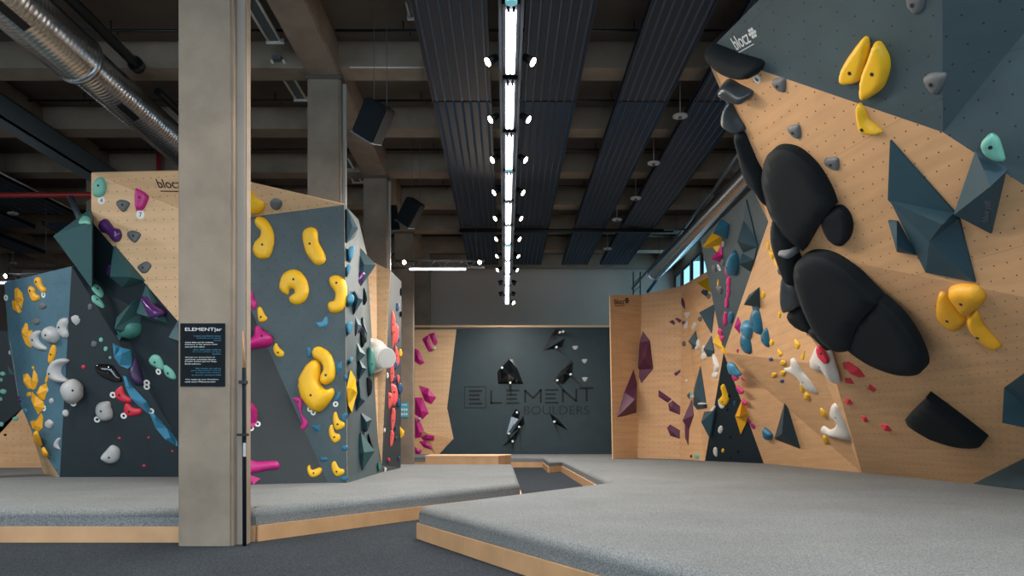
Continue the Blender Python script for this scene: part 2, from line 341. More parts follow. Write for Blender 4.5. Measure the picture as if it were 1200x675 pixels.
# left climbing block ---------------------------------
LA = climb_wall('tall left climbing block with plywood top, slate and near black faces', (-4.5, 12, .33))
p0 = P(107, 203, 12.6); p1 = P(235, 200, 11.9); p2 = P(289, 213.5, 11.8); ct = P(403.5, 240, 12.0); p0b = P(107, 259, 12.65)
cb = P(407, 566, 11.72); r1 = P(385, 568, 11.78); r0 = P(240, 571.5, 11.15)
p3 = on_plane(248, 260, ct, cb, r1)
q = on_plane(246, 420, p0, p0b, p3)
facet('A_top', [p0, p1, p2, ct, p3], 'ply_pale', tris=[(0, 1, 4), (1, 2, 4), (2, 3, 4)])
facet('A_ply', [p0, p3, q, p0b], 'ply_pale')
facet('A_slate', [p3, ct, cb, r1], 'slate', .003, tris=[(0, 1, 2), (0, 2, 3)])
facet('A_dark', [p3, r1, r0], 'night')
LB0 = P(70, 559, 13.2); LB1 = P(236, 558, 13.3); bt = P(84, 312, 12.6)
a1 = on_plane(107, 338, LB0, LB1, bt); a2 = on_plane(145, 440, LB0, LB1, bt); a3 = on_plane(207, 527, LB0, LB1, bt)
a1, a2 = on_plane(107, 338, p0b, q, a3), on_plane(145, 440, p0b, q, a3); print('fold', p3, q, a1, a2)
facet('A_up', [p0b, q, P(240, 562, 13.1), a3, a2, a1], 'night', tris=[(0, 1, 3), (0, 3, 4), (0, 4, 5), (1, 2, 3)])
facet('A_hid', [p3, r0, P(240, 562, 13.1), q], 'night', tris=[(0, 1, 2), (0, 2, 3)])
S2a = P(420, 257, 12.8); S2b = P(430, 298, 15.5)
facet('A_side', [ct, S2a, S2b, P(443, 519, 15.0), P(446, 555, 14.6), cb], 'slate', .002, tris=[(0, 1, 5), (1, 2, 5), (2, 3, 5), (3, 4, 5)])
pa, pb, pc, pd, pe = P(430, 304, 15.8), P(441, 309, 15.9), P(457.5, 317, 15.8), P(447.5, 545, 15.0), P(443, 519, 15.1)
facet('A_sliver', [pa, pb, pc, pd, pe], 'ply_pale', tris=[(0, 1, 4), (1, 2, 4), (2, 3, 4)])
facet('A_end', [pc, P(470.5, 330, 17.5), P(469.5, 548, 16.4), P(446, 555, 14.6), pd], 'night', .002, tris=[(0, 1, 4), (1, 2, 4), (2, 3, 4)])
# wedge box standing off the block's left edge
v = [P(62.5, 276.5, 11.9), P(105, 245, 12.7), P(107.5, 259, 12.0), P(107.5, 338, 12.3), P(112, 250, 13.6), P(112, 330, 13.8), P(80, 280, 13.4)]
bm = bmesh.new(); vv = [bm.verts.new(x) for x in v]; bmesh.ops.convex_hull(bm, input=vv)
o = recenter(bm_obj('climbing_volume', bm, 'vol_teal')); tag(o, 'big teal wedge volume jutting out at the upper left edge of the tall left block', 'climbing volume', 'volumes')
# lower left block
LBk = climb_wall('lower slate blue climbing block with pale sides at far left', (-7.6, 13.3, .33))
bl = P(5, 331, 13.4)
b_ = lambda x, y: on_plane(x, y, bt, bl, LB0)
facet('B_face', [bt, bl, b_(10, 400), b_(22, 470), b_(39, 508), b_(48.5, 525), LB0], 'slate_blue', tris=[(0, 1, 2), (0, 2, 3), (0, 3, 4), (0, 4, 5), (0, 5, 6)])
facet('B_dark', [bt, P(108, 316, 13.4), P(240, 400, 13.9), P(240, 560, 13.7), LB1, LB0], 'night', tris=[(0, 4, 5), (0, 1, 2), (0, 2, 4), (2, 3, 4)])
s1 = P(52, 558, 14.3)
facet('B_side', [b_(21.8, 468), b_(39, 508), b_(48.5, 525), LB0, s1, P(45, 533, 14.1), P(35.6, 502, 13.9)], 'ply_pale', .003, tris=[(0, 1, 6), (1, 2, 5), (1, 5, 6), (2, 3, 5), (3, 4, 5)])
facet('B_side2', [b_(21.5, 464), P(36, 502, 14.0), P(60, 557, 14.4), P(60, 400, 15.2), b_(12, 400)], 'slate_blue', .003, tris=[(0, 1, 4), (1, 3, 4), (1, 2, 3)])
# wall beyond it, far left
LC = climb_wall('dark and plywood climbing wall beyond the left blocks', (-10, 16.4, .33))
Yc = 16.6
facet('C_dark', [P(-60, 388, Yc), P(13, 388, Yc), P(60, 410, Yc), P(60, 430, Yc), P(27, 478, Yc), P(0, 508, Yc), P(-60, 540, Yc)], 'night')
facet('C_ply', [P(27, 478, Yc), P(60, 430, Yc), P(90, 420, Yc), P(90, 548, Yc), P(-60, 548.5, Yc), P(-60, 540, Yc), P(0, 508, Yc)], 'ply')
# dark rear wall with the wordmark
LD = climb_wall('dark teal rear climbing wall with the ELEMENT BOULDERS wordmark', (.5, 26.5, .33))
Yd = 26.5
D = lambda x, y, Y=Yd: P(x, y, Y)
facet('D_ply', [D(484, 386.5), D(535, 386), D(524, 478), D(531.5, 514), D(512, 535), D(484, 535)], 'ply_pale', tris=[(0, 1, 2), (0, 2, 5), (2, 3, 4), (2, 4, 5)])
facet('D_ply_low', [D(484, 500), D(500, 507, Yd-.12), D(531.5, 514, Yd-.02), D(511, 534.5, Yd-.02), D(484, 534.5, Yd-.02)], 'ply', thick=.12)
facet('D_dark', [D(535, 385.5), D(721, 383), D(721, 534), D(512, 535), D(531.5, 514), D(524, 478)], 'deep', tris=[(0, 1, 5), (1, 2, 5), (5, 2, 4), (4, 2, 3)])
box_obj('wall_edge_strip', 'edge_ply', D(484, 0).x, D(721, 0).x, Yd-.02, Yd+.06, D(0, 383.5).z, D(0, 383.5).z+.06, parent=LD)
box_obj('wall_edge_strip', 'grey_metal', D(484, 0).x-.06, D(484, 0).x, Yd-.04, Yd+.06, .2, D(0, 383).z, parent=LD)
# wordmark
e_ = lambda x, y: (460+x/3.552, 370+y/3.552)
def stroke(bm, x0, y0, x1, y1, w, Y=Yd-.012):
    a = Vector(e_(x0, y0)); b = Vector(e_(x1, y1)); d = (b-a).normalized(); n = Vector((-d.y, d.x))*(w/3.552/2)
    q4 = [P(*(k), Y) for k in (a+n, b+n, b-n, a-n)]; qb = [k+Vector((0, .012, 0)) for k in q4]
    vs = [bm.verts.new(k) for k in q4+qb]
    for f in ((0, 1, 2, 3), (7, 6, 5, 4), (0, 4, 5, 1), (1, 5, 6, 2), (2, 6, 7, 3), (3, 7, 4, 0)): bm.faces.new([vs[i] for i in f])
bm = bmesh.new()
for s in ((300, 295, 389, 295), (389, 295, 389, 383), (389, 383, 300, 383), (300, 383, 300, 295)): stroke(bm, *s, 2.2)
def E(x, y, w):
    for i, k in enumerate((1, .82, .82, 1)): stroke(bm, x, y+i*17.5, x+w*k, y+i*17.5, 7)
E(319, 313, 54); E(474, 311, 54); E(636, 309, 54)
stroke(bm, 411, 310, 411, 366, 8); stroke(bm, 408, 363, 456, 362, 7)
for s in ((552, 308, 552, 362), (550, 310, 585, 343), (585, 343, 618, 308), (617, 306, 617, 362), (709, 306, 709, 360), (708, 308, 765, 356), (765, 304, 765, 358), (778, 302, 836, 300), (808, 302, 808, 356)): stroke(bm, *s, 8)
bmesh.ops.recalc_face_normals(bm, faces=list(bm.faces)); bm_obj('wordmark', bm, 'letter', LD)
a = P(*e_(548, 410), Yd-.012); b = P(*e_(818, 376), Yd-.012); text_on('wordmark_second_line', 'BOULDERS', a, X, N, b.x-a.x, b.z-a.z, 'letter', LD, .001, off=-.022)

# rear right plywood wall (three panels)
LE = climb_wall('plain plywood climbing wall with three tall panels at rear right', (4.2, 22, .33))
V4 = P(848, 413, 18.0); ea = P(715, 346, 21.5); eb = P(752, 345.5, 22.2); ec = P(799, 335, 21.6); ed_ = P(829, 318, 19.7)
ga = P(718.5, 538, 21.65); gb = P(747, 537.5, 22.3); gc = P(797, 538.5, 21.6); gd = P(826, 540.5, 20.4)
facet('E_a', [ea, eb, gb, ga], 'ply', tris=[(0, 1, 2), (0, 2, 3)])
facet('E_b', [eb, ec, gc, gb], 'ply', tris=[(0, 1, 2), (0, 2, 3)])
facet('E_c', [ec, ed_, V4, gd, gc], 'ply', tris=[(0, 1, 2), (0, 2, 3), (0, 3, 4)])
facet('E_back', [ea+Vector((1.0, 4, 0)), ea, ga, ga+Vector((1.0, 4, 0))], 'ply', tris=[(0, 1, 2), (0, 2, 3)])
# big overhanging right wall
LR = climb_wall('huge overhanging right climbing wall of plywood with slate facets', (6.5, 13, .33))
V1 = P(820.5, 281, 16.3); V2 = P(882, 221, 12.9); V3 = on_plane(900.5, 260, V1, V2, V4)
facet('R5', [V1, V2, V3, V4], 'slate')
W = P(960, 427, 12.6); B3 = P(895, 543, 18.8); B0 = P(1010, 554, 14.6); B1 = P(1140, 567, 11.55); B2 = P(1300, 587, 8.7)
K = P(930, 293, 9.6)
r3 = lambda x, y: on_plane(x, y, B0, B1, K)
K2 = r3(948, 392); M1 = r3(975, 431)
fo = r3(1200, 348); fo2 = fo+(fo-K)*.35
r6 = lambda x, y: on_plane(x, y, V3, V4, W)
facet('R6', [V3, V4, W, r6(965, 400), r6(950, 320), r6(915, 262), r6(908, 247), r6(888, 228)], 'ply')
facet('R8', [V4, B3, gd], 'night')
facet('R7', [V4, B3, B0, M1, W], 'ply', tris=[(0, 1, 2), (0, 2, 4), (2, 3, 4)])
facet('R3', [K, K2, M1, r3(991, 487), B0, B1, r3(1200, 537), r3(1290, 495), fo2], 'ply')
facet('R3b', [B1+(CAM-B1)*.001, r3(1200, 537)+(CAM-B1)*.001, r3(1290, 495)+(CAM-B1)*.001, B2], 'slate', tris=[(0, 1, 3), (1, 2, 3)])
T = P(829, 61, 8.26); C1 = on_plane(1105, 155, T, K, fo); C2 = on_plane(1200, 217, T, K, fo); E1 = P(889, 0, 7.27)
E1 = T+(E1-T)*1.0; E2 = T+(E1-T)*3.2; E2.z = T.z
C3 = C2+(C2-C1)*.8
facet('R2', [T, C1, C2, C3, fo2, K], 'ply')
facet('R1', [T, E2, C1], 'slate')
facet('R1b', [C1, E2, E2+Vector((1.5, -.6, 0)), C3, C2], 'slate', tris=[(0, 1, 2), (0, 2, 4), (2, 3, 4)])
# the returning back of the prow, so that the wall is solid from the side
facet('R_back', [T, K, K2, r6(965, 400)+Vector((0, .02, 0)), r6(950, 320)], 'slate', tris=[(0, 1, 4), (1, 2, 4), (2, 3, 4)])

def hit(x, y, surf=None):
    d = ray(x, y)
    if surf:
        c, n = SURF[surf]; return CAM+d*(n.dot(c-CAM)/n.dot(d)), n
    best = None
    for key, p in TRI:
        from_ = intersect(p, d)
        if from_ is not None and (best is None or from_ < best[0]): best = (from_, key, p)
    if best is None: return None, None
    n = (best[2][1]-best[2][0]).cross(best[2][2]-best[2][0]).normalized()
    if n.dot(d) > 0: n = -n
    return CAM+d*best[0], n
def intersect(p, d):
    from mathutils.geometry import intersect_ray_tri
    h = intersect_ray_tri(p[0], p[1], p[2], d, CAM, True)
    return (h-CAM).y if h is not None else None
TRI = []
for r_ in (LA, LBk, LC, LD, LE, LR):
    for ch in r_.children:
        if ch.name.startswith('wall_panel'):
            me = ch.data; me.calc_loop_triangles()
            for lt in me.loop_triangles:
                if me.polygons[lt.polygon_index].material_index == 0: TRI.append((ch.name, [me.vertices[i].co.copy() for i in lt.vertices]))
# ---------------------------------------------------------------- ceiling equipment
ORD = ['first', 'second', 'third', 'fourth', 'fifth', 'sixth', 'seventh', 'eighth', 'ninth', 'tenth', 'eleventh', 'twelfth', 'thirteenth', 'fourteenth', 'fifteenth', 'sixteenth', 'seventeenth', 'eighteenth', 'nineteenth', 'twentieth']
def ribbed_panel(x0, x1, y0, y1, label, z=6.4):
    t = empty('radiant_panel', ((x0+x1)/2, (y0+y1)/2, z)); tag(t, label, 'ceiling panel', 'ribbed ceiling panels')
    box_obj('panel_sheet', 'metal_panel', x0, x1, y0, y1, z, z+.04, parent=t)
    n = 7; bm = bmesh.new()
    for i in range(n):
        xc = x0+(i+.5)*(x1-x0)/n; tube(bm, (xc, y0, z), (xc, y1, z), .018, 6)
    o = bm_obj('ribs', bm, 'metal_rib', t)
    bm = bmesh.new()
    for xx in (x0, x1-.02): box(bm, xx, xx+.02, y0, y1, z-.02, z+.09)
    bm_obj('side_lips', bm, 'metal_panel', t)
    yy = y0+.6
    while yy < y1-.3:
        for xx in (x0+.1, x1-.1): tube_obj('hanger', 'grey_metal', (xx, yy, z+.04), (xx, yy, SL), .004, 4, parent=t)
        yy += 3.2
cols = [(-1.17, -.22, 'just left of the light row'), (.26, 1.14, 'just right of the light row'), (1.80, 2.62, 'second to the right of the light row'), (3.02, 3.9, 'third to the right of the light row')]
for x0, x1, s in cols:
    ribbed_panel(x0, x1, 4.5, 12.9, 'ribbed ceiling panel %s, near length' % s)
    ribbed_panel(x0, x1, 12.95, 20.8, 'ribbed ceiling panel %s, middle length' % s)
    ribbed_panel(x0, x1, 21.15, 25.6, 'ribbed ceiling panel %s, end length' % s)
for x0, x1, y0, y1, s in ((-11.9, -10.5, 10, 19.6, 'nearest the left beam'), (-13.6, -12.3, 10, 21, 'between two others at far left'), (-14.5, -13.75, 12, 24, 'outermost at far left, beside the dark beam'), (-11.9, -10.5, 20.6, 26.5, 'behind the one nearest the left beam')):
    ribbed_panel(x0, x1, y0, y1, 'ribbed ceiling panel at far left, %s' % s)
# cross pipe between panel lengths
def pipe(name, pts, r, m, label, cat='pipe', group=None, n=10):
    bm = bmesh.new()
    for a, b in zip(pts[:-1], pts[1:]): tube(bm, a, b, r, n)
    o = recenter(bm_obj(name, bm, m)); tag(o, label, cat, group); return o
pipe('cross_pipe', [(-1.2, 21.0, 6.33), (4.4, 21.0, 6.33)], .05, 'dark_metal', 'dark pipe crossing under the right ceiling between two panel lengths')
i = 0
for y in (6.8, 9.3, 11.8, 14.3, 16.8, 19.3, 24.2):
    for x0, x1, s in ((-8.5, -3.2, 'left bay'), (-2.5, 5.1, 'central bay')):
        bm = bmesh.new(); tube(bm, (x0, y, 6.98), (x1, y, 6.98), .022, 8)
        xx = x0+1
        while xx < x1: tube(bm, (xx, y, 6.98), (xx, y, SL), .01, 6); tube(bm, (xx+.1, y, 6.90), (xx+.1, y, 6.98), .012, 6); xx += 1.7
        o = recenter(bm_obj('sprinkler_pipe', bm, 'pipe_black'))
        tag(o, 'thin black sprinkler pipe across the %s ceiling, %s from the front' % (s, ORD[[6.8, 9.3, 11.8, 14.3, 16.8, 19.3, 24.2].index(y)]), 'pipe', 'sprinkler pipes')
# central light row
HX = .055; HZ = 4.99; f = HZ-CAMZ
def yj(inv): return F*f*inv
joints = [yj(.00198+.00043*k) for k in range(-4, 12)]
t = empty('lighting_rail', (HX, 15, HZ+.07)); tag(t, 'long dark suspended rail carrying the central row of tube lights', 'rail')
box_obj('rail_body', 'dark_metal', HX-.045, HX+.045, 1.0, joints[-1]+.05, HZ+.05, HZ+.12, parent=t)
for s in (-1, 1): box_obj('rail_flange', 'grey_metal', HX+s*.105-.014, HX+s*.105+.014, 1.0, joints[-1]+.05, HZ-.005, HZ+.09, parent=t)
bm = bmesh.new(); yy = 2.0
while yy < 25: tube(bm, (HX, yy, HZ+.12), (HX, yy, SL), .004, 4); yy += 1.7
bm_obj('suspension_wires', bm, 'grey_metal', t)
for k in range(len(joints)-1):
    y0, y1 = joints[k]+.12, joints[k+1]-.12
    e = empty('tube_light', (HX, (y0+y1)/2, HZ)); lab = 'lit white tube light in the central ceiling row, %s counted from the rear wall' % ORD[len(joints)-2-k]
    tag(e, lab, 'ceiling light', 'tube lights of the central row')
    box_obj('light_housing', 'dark_metal', HX-.085, HX+.085, y0-.05, y1+.05, HZ+.0, HZ+.05, parent=e)
    bm = bmesh.new()
    for s in (-.026, .026): tube(bm, (HX+s, y0+.03, HZ-.02), (HX+s, y1-.03, HZ-.02), .022, 10)
    bm_obj('light_tube', bm, 'tube', e)
    bm = bmesh.new()
    for yy in (y0, y1-.03):
        for s in (-.026, .026): box(bm, HX+s-.014, HX+s+.014, yy, yy+.03, HZ-.035, HZ)
    bm_obj('lamp_holder', bm, 'dark_metal', e)
for k, inv in enumerate((.00197, .00324, .00456)):
    y = yj(inv); o = recenter_o = None
    bm = bmesh.new(); tube(bm, (HX, y, HZ-.05), (HX, y, HZ), .055, 12); o = recenter(bm_obj('emergency_lamp', bm, 'green_lens')); tag(o, 'small round pale blue emergency lamp in the central row, %s from the front' % ORD[k], 'ceiling light', 'emergency lamps')
def spot(x, y, z, dx, label, lit=True, dirz=-.8, dy=0., size=.055, power=70):
    e = empty('spotlight', (x, y, z)); tag(e, label, 'spotlight', 'spotlights on the lighting rail')
    d = Vector((dx, dy, dirz)).normalized(); p = Vector((x, y, z))
    bm = bmesh.new(); tube(bm, p-d*.12, p, size*.8, 14, size*1.0); bm_obj('spot_head', bm, 'dark_metal', e)
    bm = bmesh.new(); tube(bm, p, p+d*.006, size*.92, 14); bm_obj('spot_lens', bm, 'lamp_lens' if lit else 'hole', e)
    bm = bmesh.new(); tube(bm, p-d*.07, Vector((x-math.copysign(.1, dx)*.95, y, HZ+.06)), .01, 6); bm_obj('spot_arm', bm, 'dark_metal', e)
    if lit:
        ld = bpy.data.lights.new('spot_lamp', 'SPOT'); ld.energy = power; ld.color = (1, .86, .68); ld.spot_size = math.radians(115); ld.spot_blend = .8; ld.shadow_soft_size = .05
        lo = bpy.data.objects.new('spot_lamp', ld); C.objects.link(lo); lo.location = p+d*.03; lo.rotation_euler = d.to_track_quat('-Z', 'Y').to_euler()
yr = [F*f/(VY-y) for y in (-60, 76, 143, 190, 228, 258, 282, 302, 318)]
for k, y in enumerate(yr):
    for s, w in ((-1, 'left'), (1, 'right')):
        if k == 0: lab = 'lit spotlight clamped to the %s side of the rail, nearest the front, above the view' % w
        else: lab = 'lit spotlight on the %s side of the central rail, %s one along it' % (w, ORD[k-1])
        spot(HX+s*.24, y, HZ+.03, s, lab, dirz=-.75, dy=-.35, size=.05)
for y, s, w, j in ((F*f/(VY-332), -1, 'left', 'nearer'), (F*f/(VY-332), 1, 'right', 'nearer'), (F*f/(VY-345), -1, 'left', 'farther'), (F*f/(VY-345), 1, 'right', 'farther')):
    spot(HX+s*.22, y, HZ+.0, s, 'unlit black spotlight near the rail end, %s side, %s of the pair' % (w, j), lit=False, dirz=-.4, size=.07)
spot(HX+.2, F*f/(VY-355), HZ+.0, 1, 'last lit spotlight at the very end of the central rail', dirz=-.75, dy=-.6, size=.06)
# short cross trusses with tubes
def truss(x0, x1, y, z, label, spots):
    e = empty('light_truss', ((x0+x1)/2, y, z)); tag(e, label, 'light truss')
    bm = bmesh.new()
    for yy, zz in ((y, z), (y+.14, z), (y, z+.16), (y+.14, z+.16)): tube(bm, (x0, yy, zz), (x1, yy, zz), .014, 6)
    xx = x0
    while xx < x1-.1:
        tube(bm, (xx, y, z), (min(xx+.16, x1), y, z+.16), .007, 5); tube(bm, (min(xx+.16, x1), y, z+.16), (min(xx+.32, x1), y, z), .007, 5); xx += .32
    bm_obj('truss_frame', bm, 'steel', e)
    tube_obj('light_tube', 'tube', (x0+.5, y+.05, z-.04), (x1-.45, y+.05, z-.04), .022, parent=e)
    box_obj('light_housing', 'grey_metal', x0+.42, x1-.37, y+.01, y+.09, z-.02, z-.0, parent=e)
    bm = bmesh.new()
    for xx in (x0+.2, x1-.2): tube(bm, (xx, y+.07, z+.16), (xx, y+.07, SL), .005, 4)
    bm_obj('truss_wires', bm, 'grey_metal', e)
    for j, sx in enumerate(spots): spot(sx, y-.05, z+.1, -.3 if j == 0 else .3, 'lit spotlight on the cross truss, %s one' % label_spot(j, label), dirz=-.35, dy=-1, size=.05, power=60)
def label_spot(j, label): return ('first from the columns' if j == 0 else 'end nearest the central rail') if 'third' in label else 'beside the low block'
Yt = 18.9
truss(P(455, 0, Yt).x, P(568, 0, Yt).x, Yt, P(0, 313, Yt).z, 'silver cross truss with a lit tube beyond the third column', [P(474, 0, Yt).x, P(562, 0, Yt).x])
Yt = 18.5
truss(P(-60, 0, Yt).x, P(62, 0, Yt).x, Yt, P(0, 329, Yt).z, 'silver cross truss with a lit tube above the low left block', [P(8, 0, Yt).x])
# round ducts
def duct(name, x, z, segs, m, label, step=.085, amp=.012):
    e = empty(name, (x, segs[0][0], z)); tag(e, label, 'ventilation duct')
    for (y0, y1, r) in segs:
        bm = bmesh.new(); n = 40; rings = []; y = y0; i = 0
        while y < y1+1e-4:
            rr = r+(amp if i % 3 == 0 else 0); rings.append([bm.verts.new((x+rr*math.cos(a), y+.02*math.sin(a), z+rr*math.sin(a))) for a in [2*math.pi*j/n for j in range(n)]]); y += step/3 if y1-y0 < 30 else .05; i += 1
        for a, b in zip(rings[:-1], rings[1:]):
            for j in range(n): bm.faces.new([a[j], b[j], b[(j+1) % n], a[(j+1) % n]]).smooth = True
        bm_obj('duct_section', bm, m, e)
        bm = bmesh.new(); tube(bm, (x, y1-.06, z), (x, y1+.02, z), r+.02, 40); bm_obj('duct_collar', bm, m, e)
    bm = bmesh.new(); y = segs[0][0]+1
    while y < segs[-1][1]-.5:
        tube(bm, (x-.05, y, z+.3), (x-.05, y, SL), .006, 4); y += 2.5
    bm_obj('duct_hangers', bm, 'grey_metal', e)
    return e
dz = 6.2; dxl = -5.87
dl = duct('spiral_duct', dxl, dz, [(3.0, 11.0, .335), (11.0, 24.0, .285)], 'galv', 'large shiny galvanised spiral duct running under the left ceiling')
for yy in (7.6, 9.3, 12.2): # outlet grilles facing the hall
    a = math.radians(-62); c = Vector((dxl+.34*math.cos(a)*(.86 if yy > 11 else 1), yy, dz+.34*math.sin(a)*(.86 if yy > 11 else 1)))
    bm = bmesh.new(); box(bm, -.05, .05, -.28, .28, 0, .014); o = bm_obj('duct_grille', bm, 'dark_metal', dl, Matrix.Translation(c) @ Matrix.Rotation(math.pi/2+a-math.pi, 4, 'Y').inverted() if False else Matrix.Translation(c) @ Matrix.Rotation(math.pi/2-a, 4, 'Y'))
duct('spiral_duct', 4.55, 5.88, [(5.0, 24.4, .2)], 'galv', 'smaller grey spiral duct running above the right climbing wall', step=.12, amp=.006)
# pipes with ends in the left bay
def X_at(px, Y): return (px-VX)*Y/F
pz = 6.5
def at_z(px, py, z): Y = (z-CAMZ)*F/(VY-py); return Vector((X_at(px, Y), Y, z))
a = at_z(95, 13, 6.6); b = at_z(158, 74, 6.6); a.x = b.x
pipe('drain_pipe', [a+Vector((0, -4, 0)), b], .075, 'pipe_black', 'black drain pipe with a bulging end hanging above the big left duct')
bm = bmesh.new(); tube(bm, b+Vector((0, -.02, 0)), b+Vector((0, .12, 0)), .11, 16); o = recenter(bm_obj('pipe_cap', bm, 'pipe_black')); tag(o, 'round black cap on the end of the drain pipe by the duct', 'pipe fitting')
a = at_z(185, 107, 6.6); b = at_z(215, 140, 6.6); b.x = a.x
pipe('drain_pipe', [a, a+Vector((0, 5, 0))], .06, 'pipe_black', 'second black drain pipe running behind the nearest column')
# steel tray beside the left beam
e = empty('cable_tray', (-8.4, 12, 6.5)); tag(e, 'blue grey steel cable tray running along the left concrete beam', 'cable tray')
box_obj('tray_side', 'tray_metal', -8.32, -8.28, 3, 24, 6.25, 6.62, parent=e); box_obj('tray_floor', 'tray_metal', -8.6, -8.28, 3, 24, 6.25, 6.28, parent=e)
bm = bmesh.new(); tube(bm, (-8.42, 3, 6.66), (-8.42, 24, 6.66), .03, 8); tube(bm, (-8.34, 3, 6.66), (-8.34, 24, 6.66), .02, 8); bm_obj('tray_cables', bm, 'pipe_black', e)
# pale gutter rail at far left
pipe('conduit', [(-10.3, 12, 6.36), (-10.3, 22, 6.36)], .02, 'pale', 'thin pale conduit running diagonally above the far left panels')
# red pipe
Yr = 17.2; z = P(0, 228, Yr).z
pipe('red_pipe', [(-16.9, Yr, z-.02), (P(300, 0, Yr).x, Yr, z)], .06, 'red_paint', 'red sprinkler main running level behind the tall left block')
pipe('red_pipe', [(P(186, 0, Yr).x, Yr, z), (P(186, 0, Yr).x, Yr, SL)], .05, 'red_paint', 'short vertical red riser above the tall left block')
pipe('strut', [P(83, 232, 16), P(96, 262, 15.6)], .06, 'tray_metal', 'grey round strut behind the big teal wedge volume', 'strut')
# unlit battens
def batten(px, py, L, s, z=6.85):
    p = at_z(px, py, z); e = empty('batten_light', p); tag(e, 'unlit fluorescent batten on the ceiling %s' % s, 'ceiling light', 'unlit battens')
    box_obj('batten_body', 'grey_metal', p.x-.07, p.x+.07, p.y-L, p.y, z, z+.05, parent=e)
    bm = bmesh.new()
    for s_ in (-.09, .09): tube(bm, (p.x+s_, p.y-L+.05, z-.01), (p.x+s_, p.y-.05, z-.01), .02, 8)
    bm_obj('batten_tubes', bm, 'unlit', e)
    box_obj('batten_end', 'unlit', p.x-.13, p.x+.13, p.y, p.y+.04, z-.03, z+.04, parent=e)
batten(322, 48, 1.5, 'between the nearest and second column'); batten(353, 116, 1.5, 'just left of the second column', 6.8)
batten(419, 213, 1.6, 'just left of the third column', 6.8); batten(488, 20, .5, 'left of the ribbed panels, nearest the front', 6.9)
# loudspeakers
def speaker(cx, cy, Y, w, h, d, roll, yaw, pitch, label):
    p = P(cx, cy, Y); e = empty('loudspeaker', p); tag(e, label, 'loudspeaker', 'hanging loudspeakers')
    R = Matrix.Rotation(roll, 4, 'Y') @ Matrix.Rotation(yaw, 4, 'Z') @ Matrix.Rotation(pitch, 4, 'X'); mw = Matrix.Translation(p) @ R
    bm = bmesh.new(); box(bm, -w/2, w/2, -d/2, d/2, -h/2, h/2); bmesh.ops.bevel(bm, geom=list(bm.edges), offset=.02, segments=2, affect='EDGES'); bm_obj('cabinet', bm, 'black', e, mw)
    bm = bmesh.new(); box(bm, -w/2+.03, w/2-.03, -d/2-.012, -d/2, -h/2+.04, h/2-.03); bm_obj('front_grille', bm, 'poster', e, mw)
    bm = bmesh.new(); box(bm, -w/2+.0, w/2, -d/2-.014, d/2, -h/2-.012, -h/2+.002); bm_obj('bottom_plate', bm, 'grey_metal', e, mw)
    for s in (-.3, .3):
        q1 = mw @ Vector((s*w, 0, h/2-.02)); tube_obj('hanging_wire', 'grey_metal', q1, Vector((q1.x, q1.y, BZ+.3)), .005, 5, parent=e)
speaker(438, 142, 10.5, .34, .47, .3, math.radians(33), math.radians(-8), math.radians(22), 'large black loudspeaker hanging tilted to the right of the second column')
speaker(481, 249, 16.2, .34, .52, .3, math.radians(34), math.radians(-8), math.radians(20), 'black loudspeaker hanging tilted to the right of the third column')
speaker(458, 256, 18.3, .26, .55, .3, math.radians(-12), math.radians(30), math.radians(10), 'black loudspeaker partly hidden behind the third column')
pipe('conduit', [at_z(410, 79, 6.6), at_z(503, 79, 6.6)], .012, 'unlit', 'thin pale conduit level on the ceiling above the large loudspeaker')
# small ceiling disc detectors
for j, (x, y, s) in enumerate(((797, 137, 'nearest of those between the right panels'), (766, 192, 'second of those between the right panels'), (745, 233, 'third of those between the right panels'), (723, 258, 'fourth of those between the right panels'), (712, 292, 'farthest of those between the right panels'), (15, 251, 'upper one at far left'), (15, 309, 'lower one at far left'))):
    p = at_z(x, y, 6.3); e = empty('ceiling_detector', p); tag(e, 'small white disc hanging on a thin rod, %s' % s, 'detector', 'hanging disc detectors')
    bm = bmesh.new(); tube(bm, p, p+Vector((0, 0, .03)), .12, 16); bm_obj('disc', bm, 'pale', e); tube_obj('rod', 'pale', p+Vector((0, 0, .03)), Vector((p.x, p.y, SL)), .008, 6, parent=e)
    bm = bmesh.new(); tube(bm, p-Vector((0, 0, .04)), p, .03, 10); bm_obj('sensor', bm, 'grey_metal', e)
# lattice mast and pipes at the rear right corner
e = empty('lattice_mast', (5.0, 27.8, 0)); tag(e, 'thin steel lattice mast standing before the rear wall, right corner', 'mast')
bm = bmesh.new()
for x in (4.44, 4.68): tube(bm, (x, 27.8, 0), (x, 27.8, 6.6), .02, 6)
z = 2.0
while z < 6.4: tube(bm, (4.44, 27.8, z), (4.68, 27.8, z+.22), .012, 5); z += .3
bm_obj('mast_lattice', bm, 'dark_metal', e)
pipe('conduit', [P(741, 338, 27), P(795, 276, 22), P(835, 225, 17), P(880, 160, 13)], .035, 'tray_metal', 'grey conduit running beside the right duct towards the rear wall')
pipe('brace_pipe', [P(759, 342, 25), P(797, 292, 23.3)], .05, 'blue', 'blue lit diagonal brace pipe by the rear right windows')  # blue of the window light is put into the steel pipe's colour
pipe('conduit', [P(778, 269, 20.8), P(803, 269, 20.8)], .03, 'grey_metal', 'short level conduit beside the right duct')
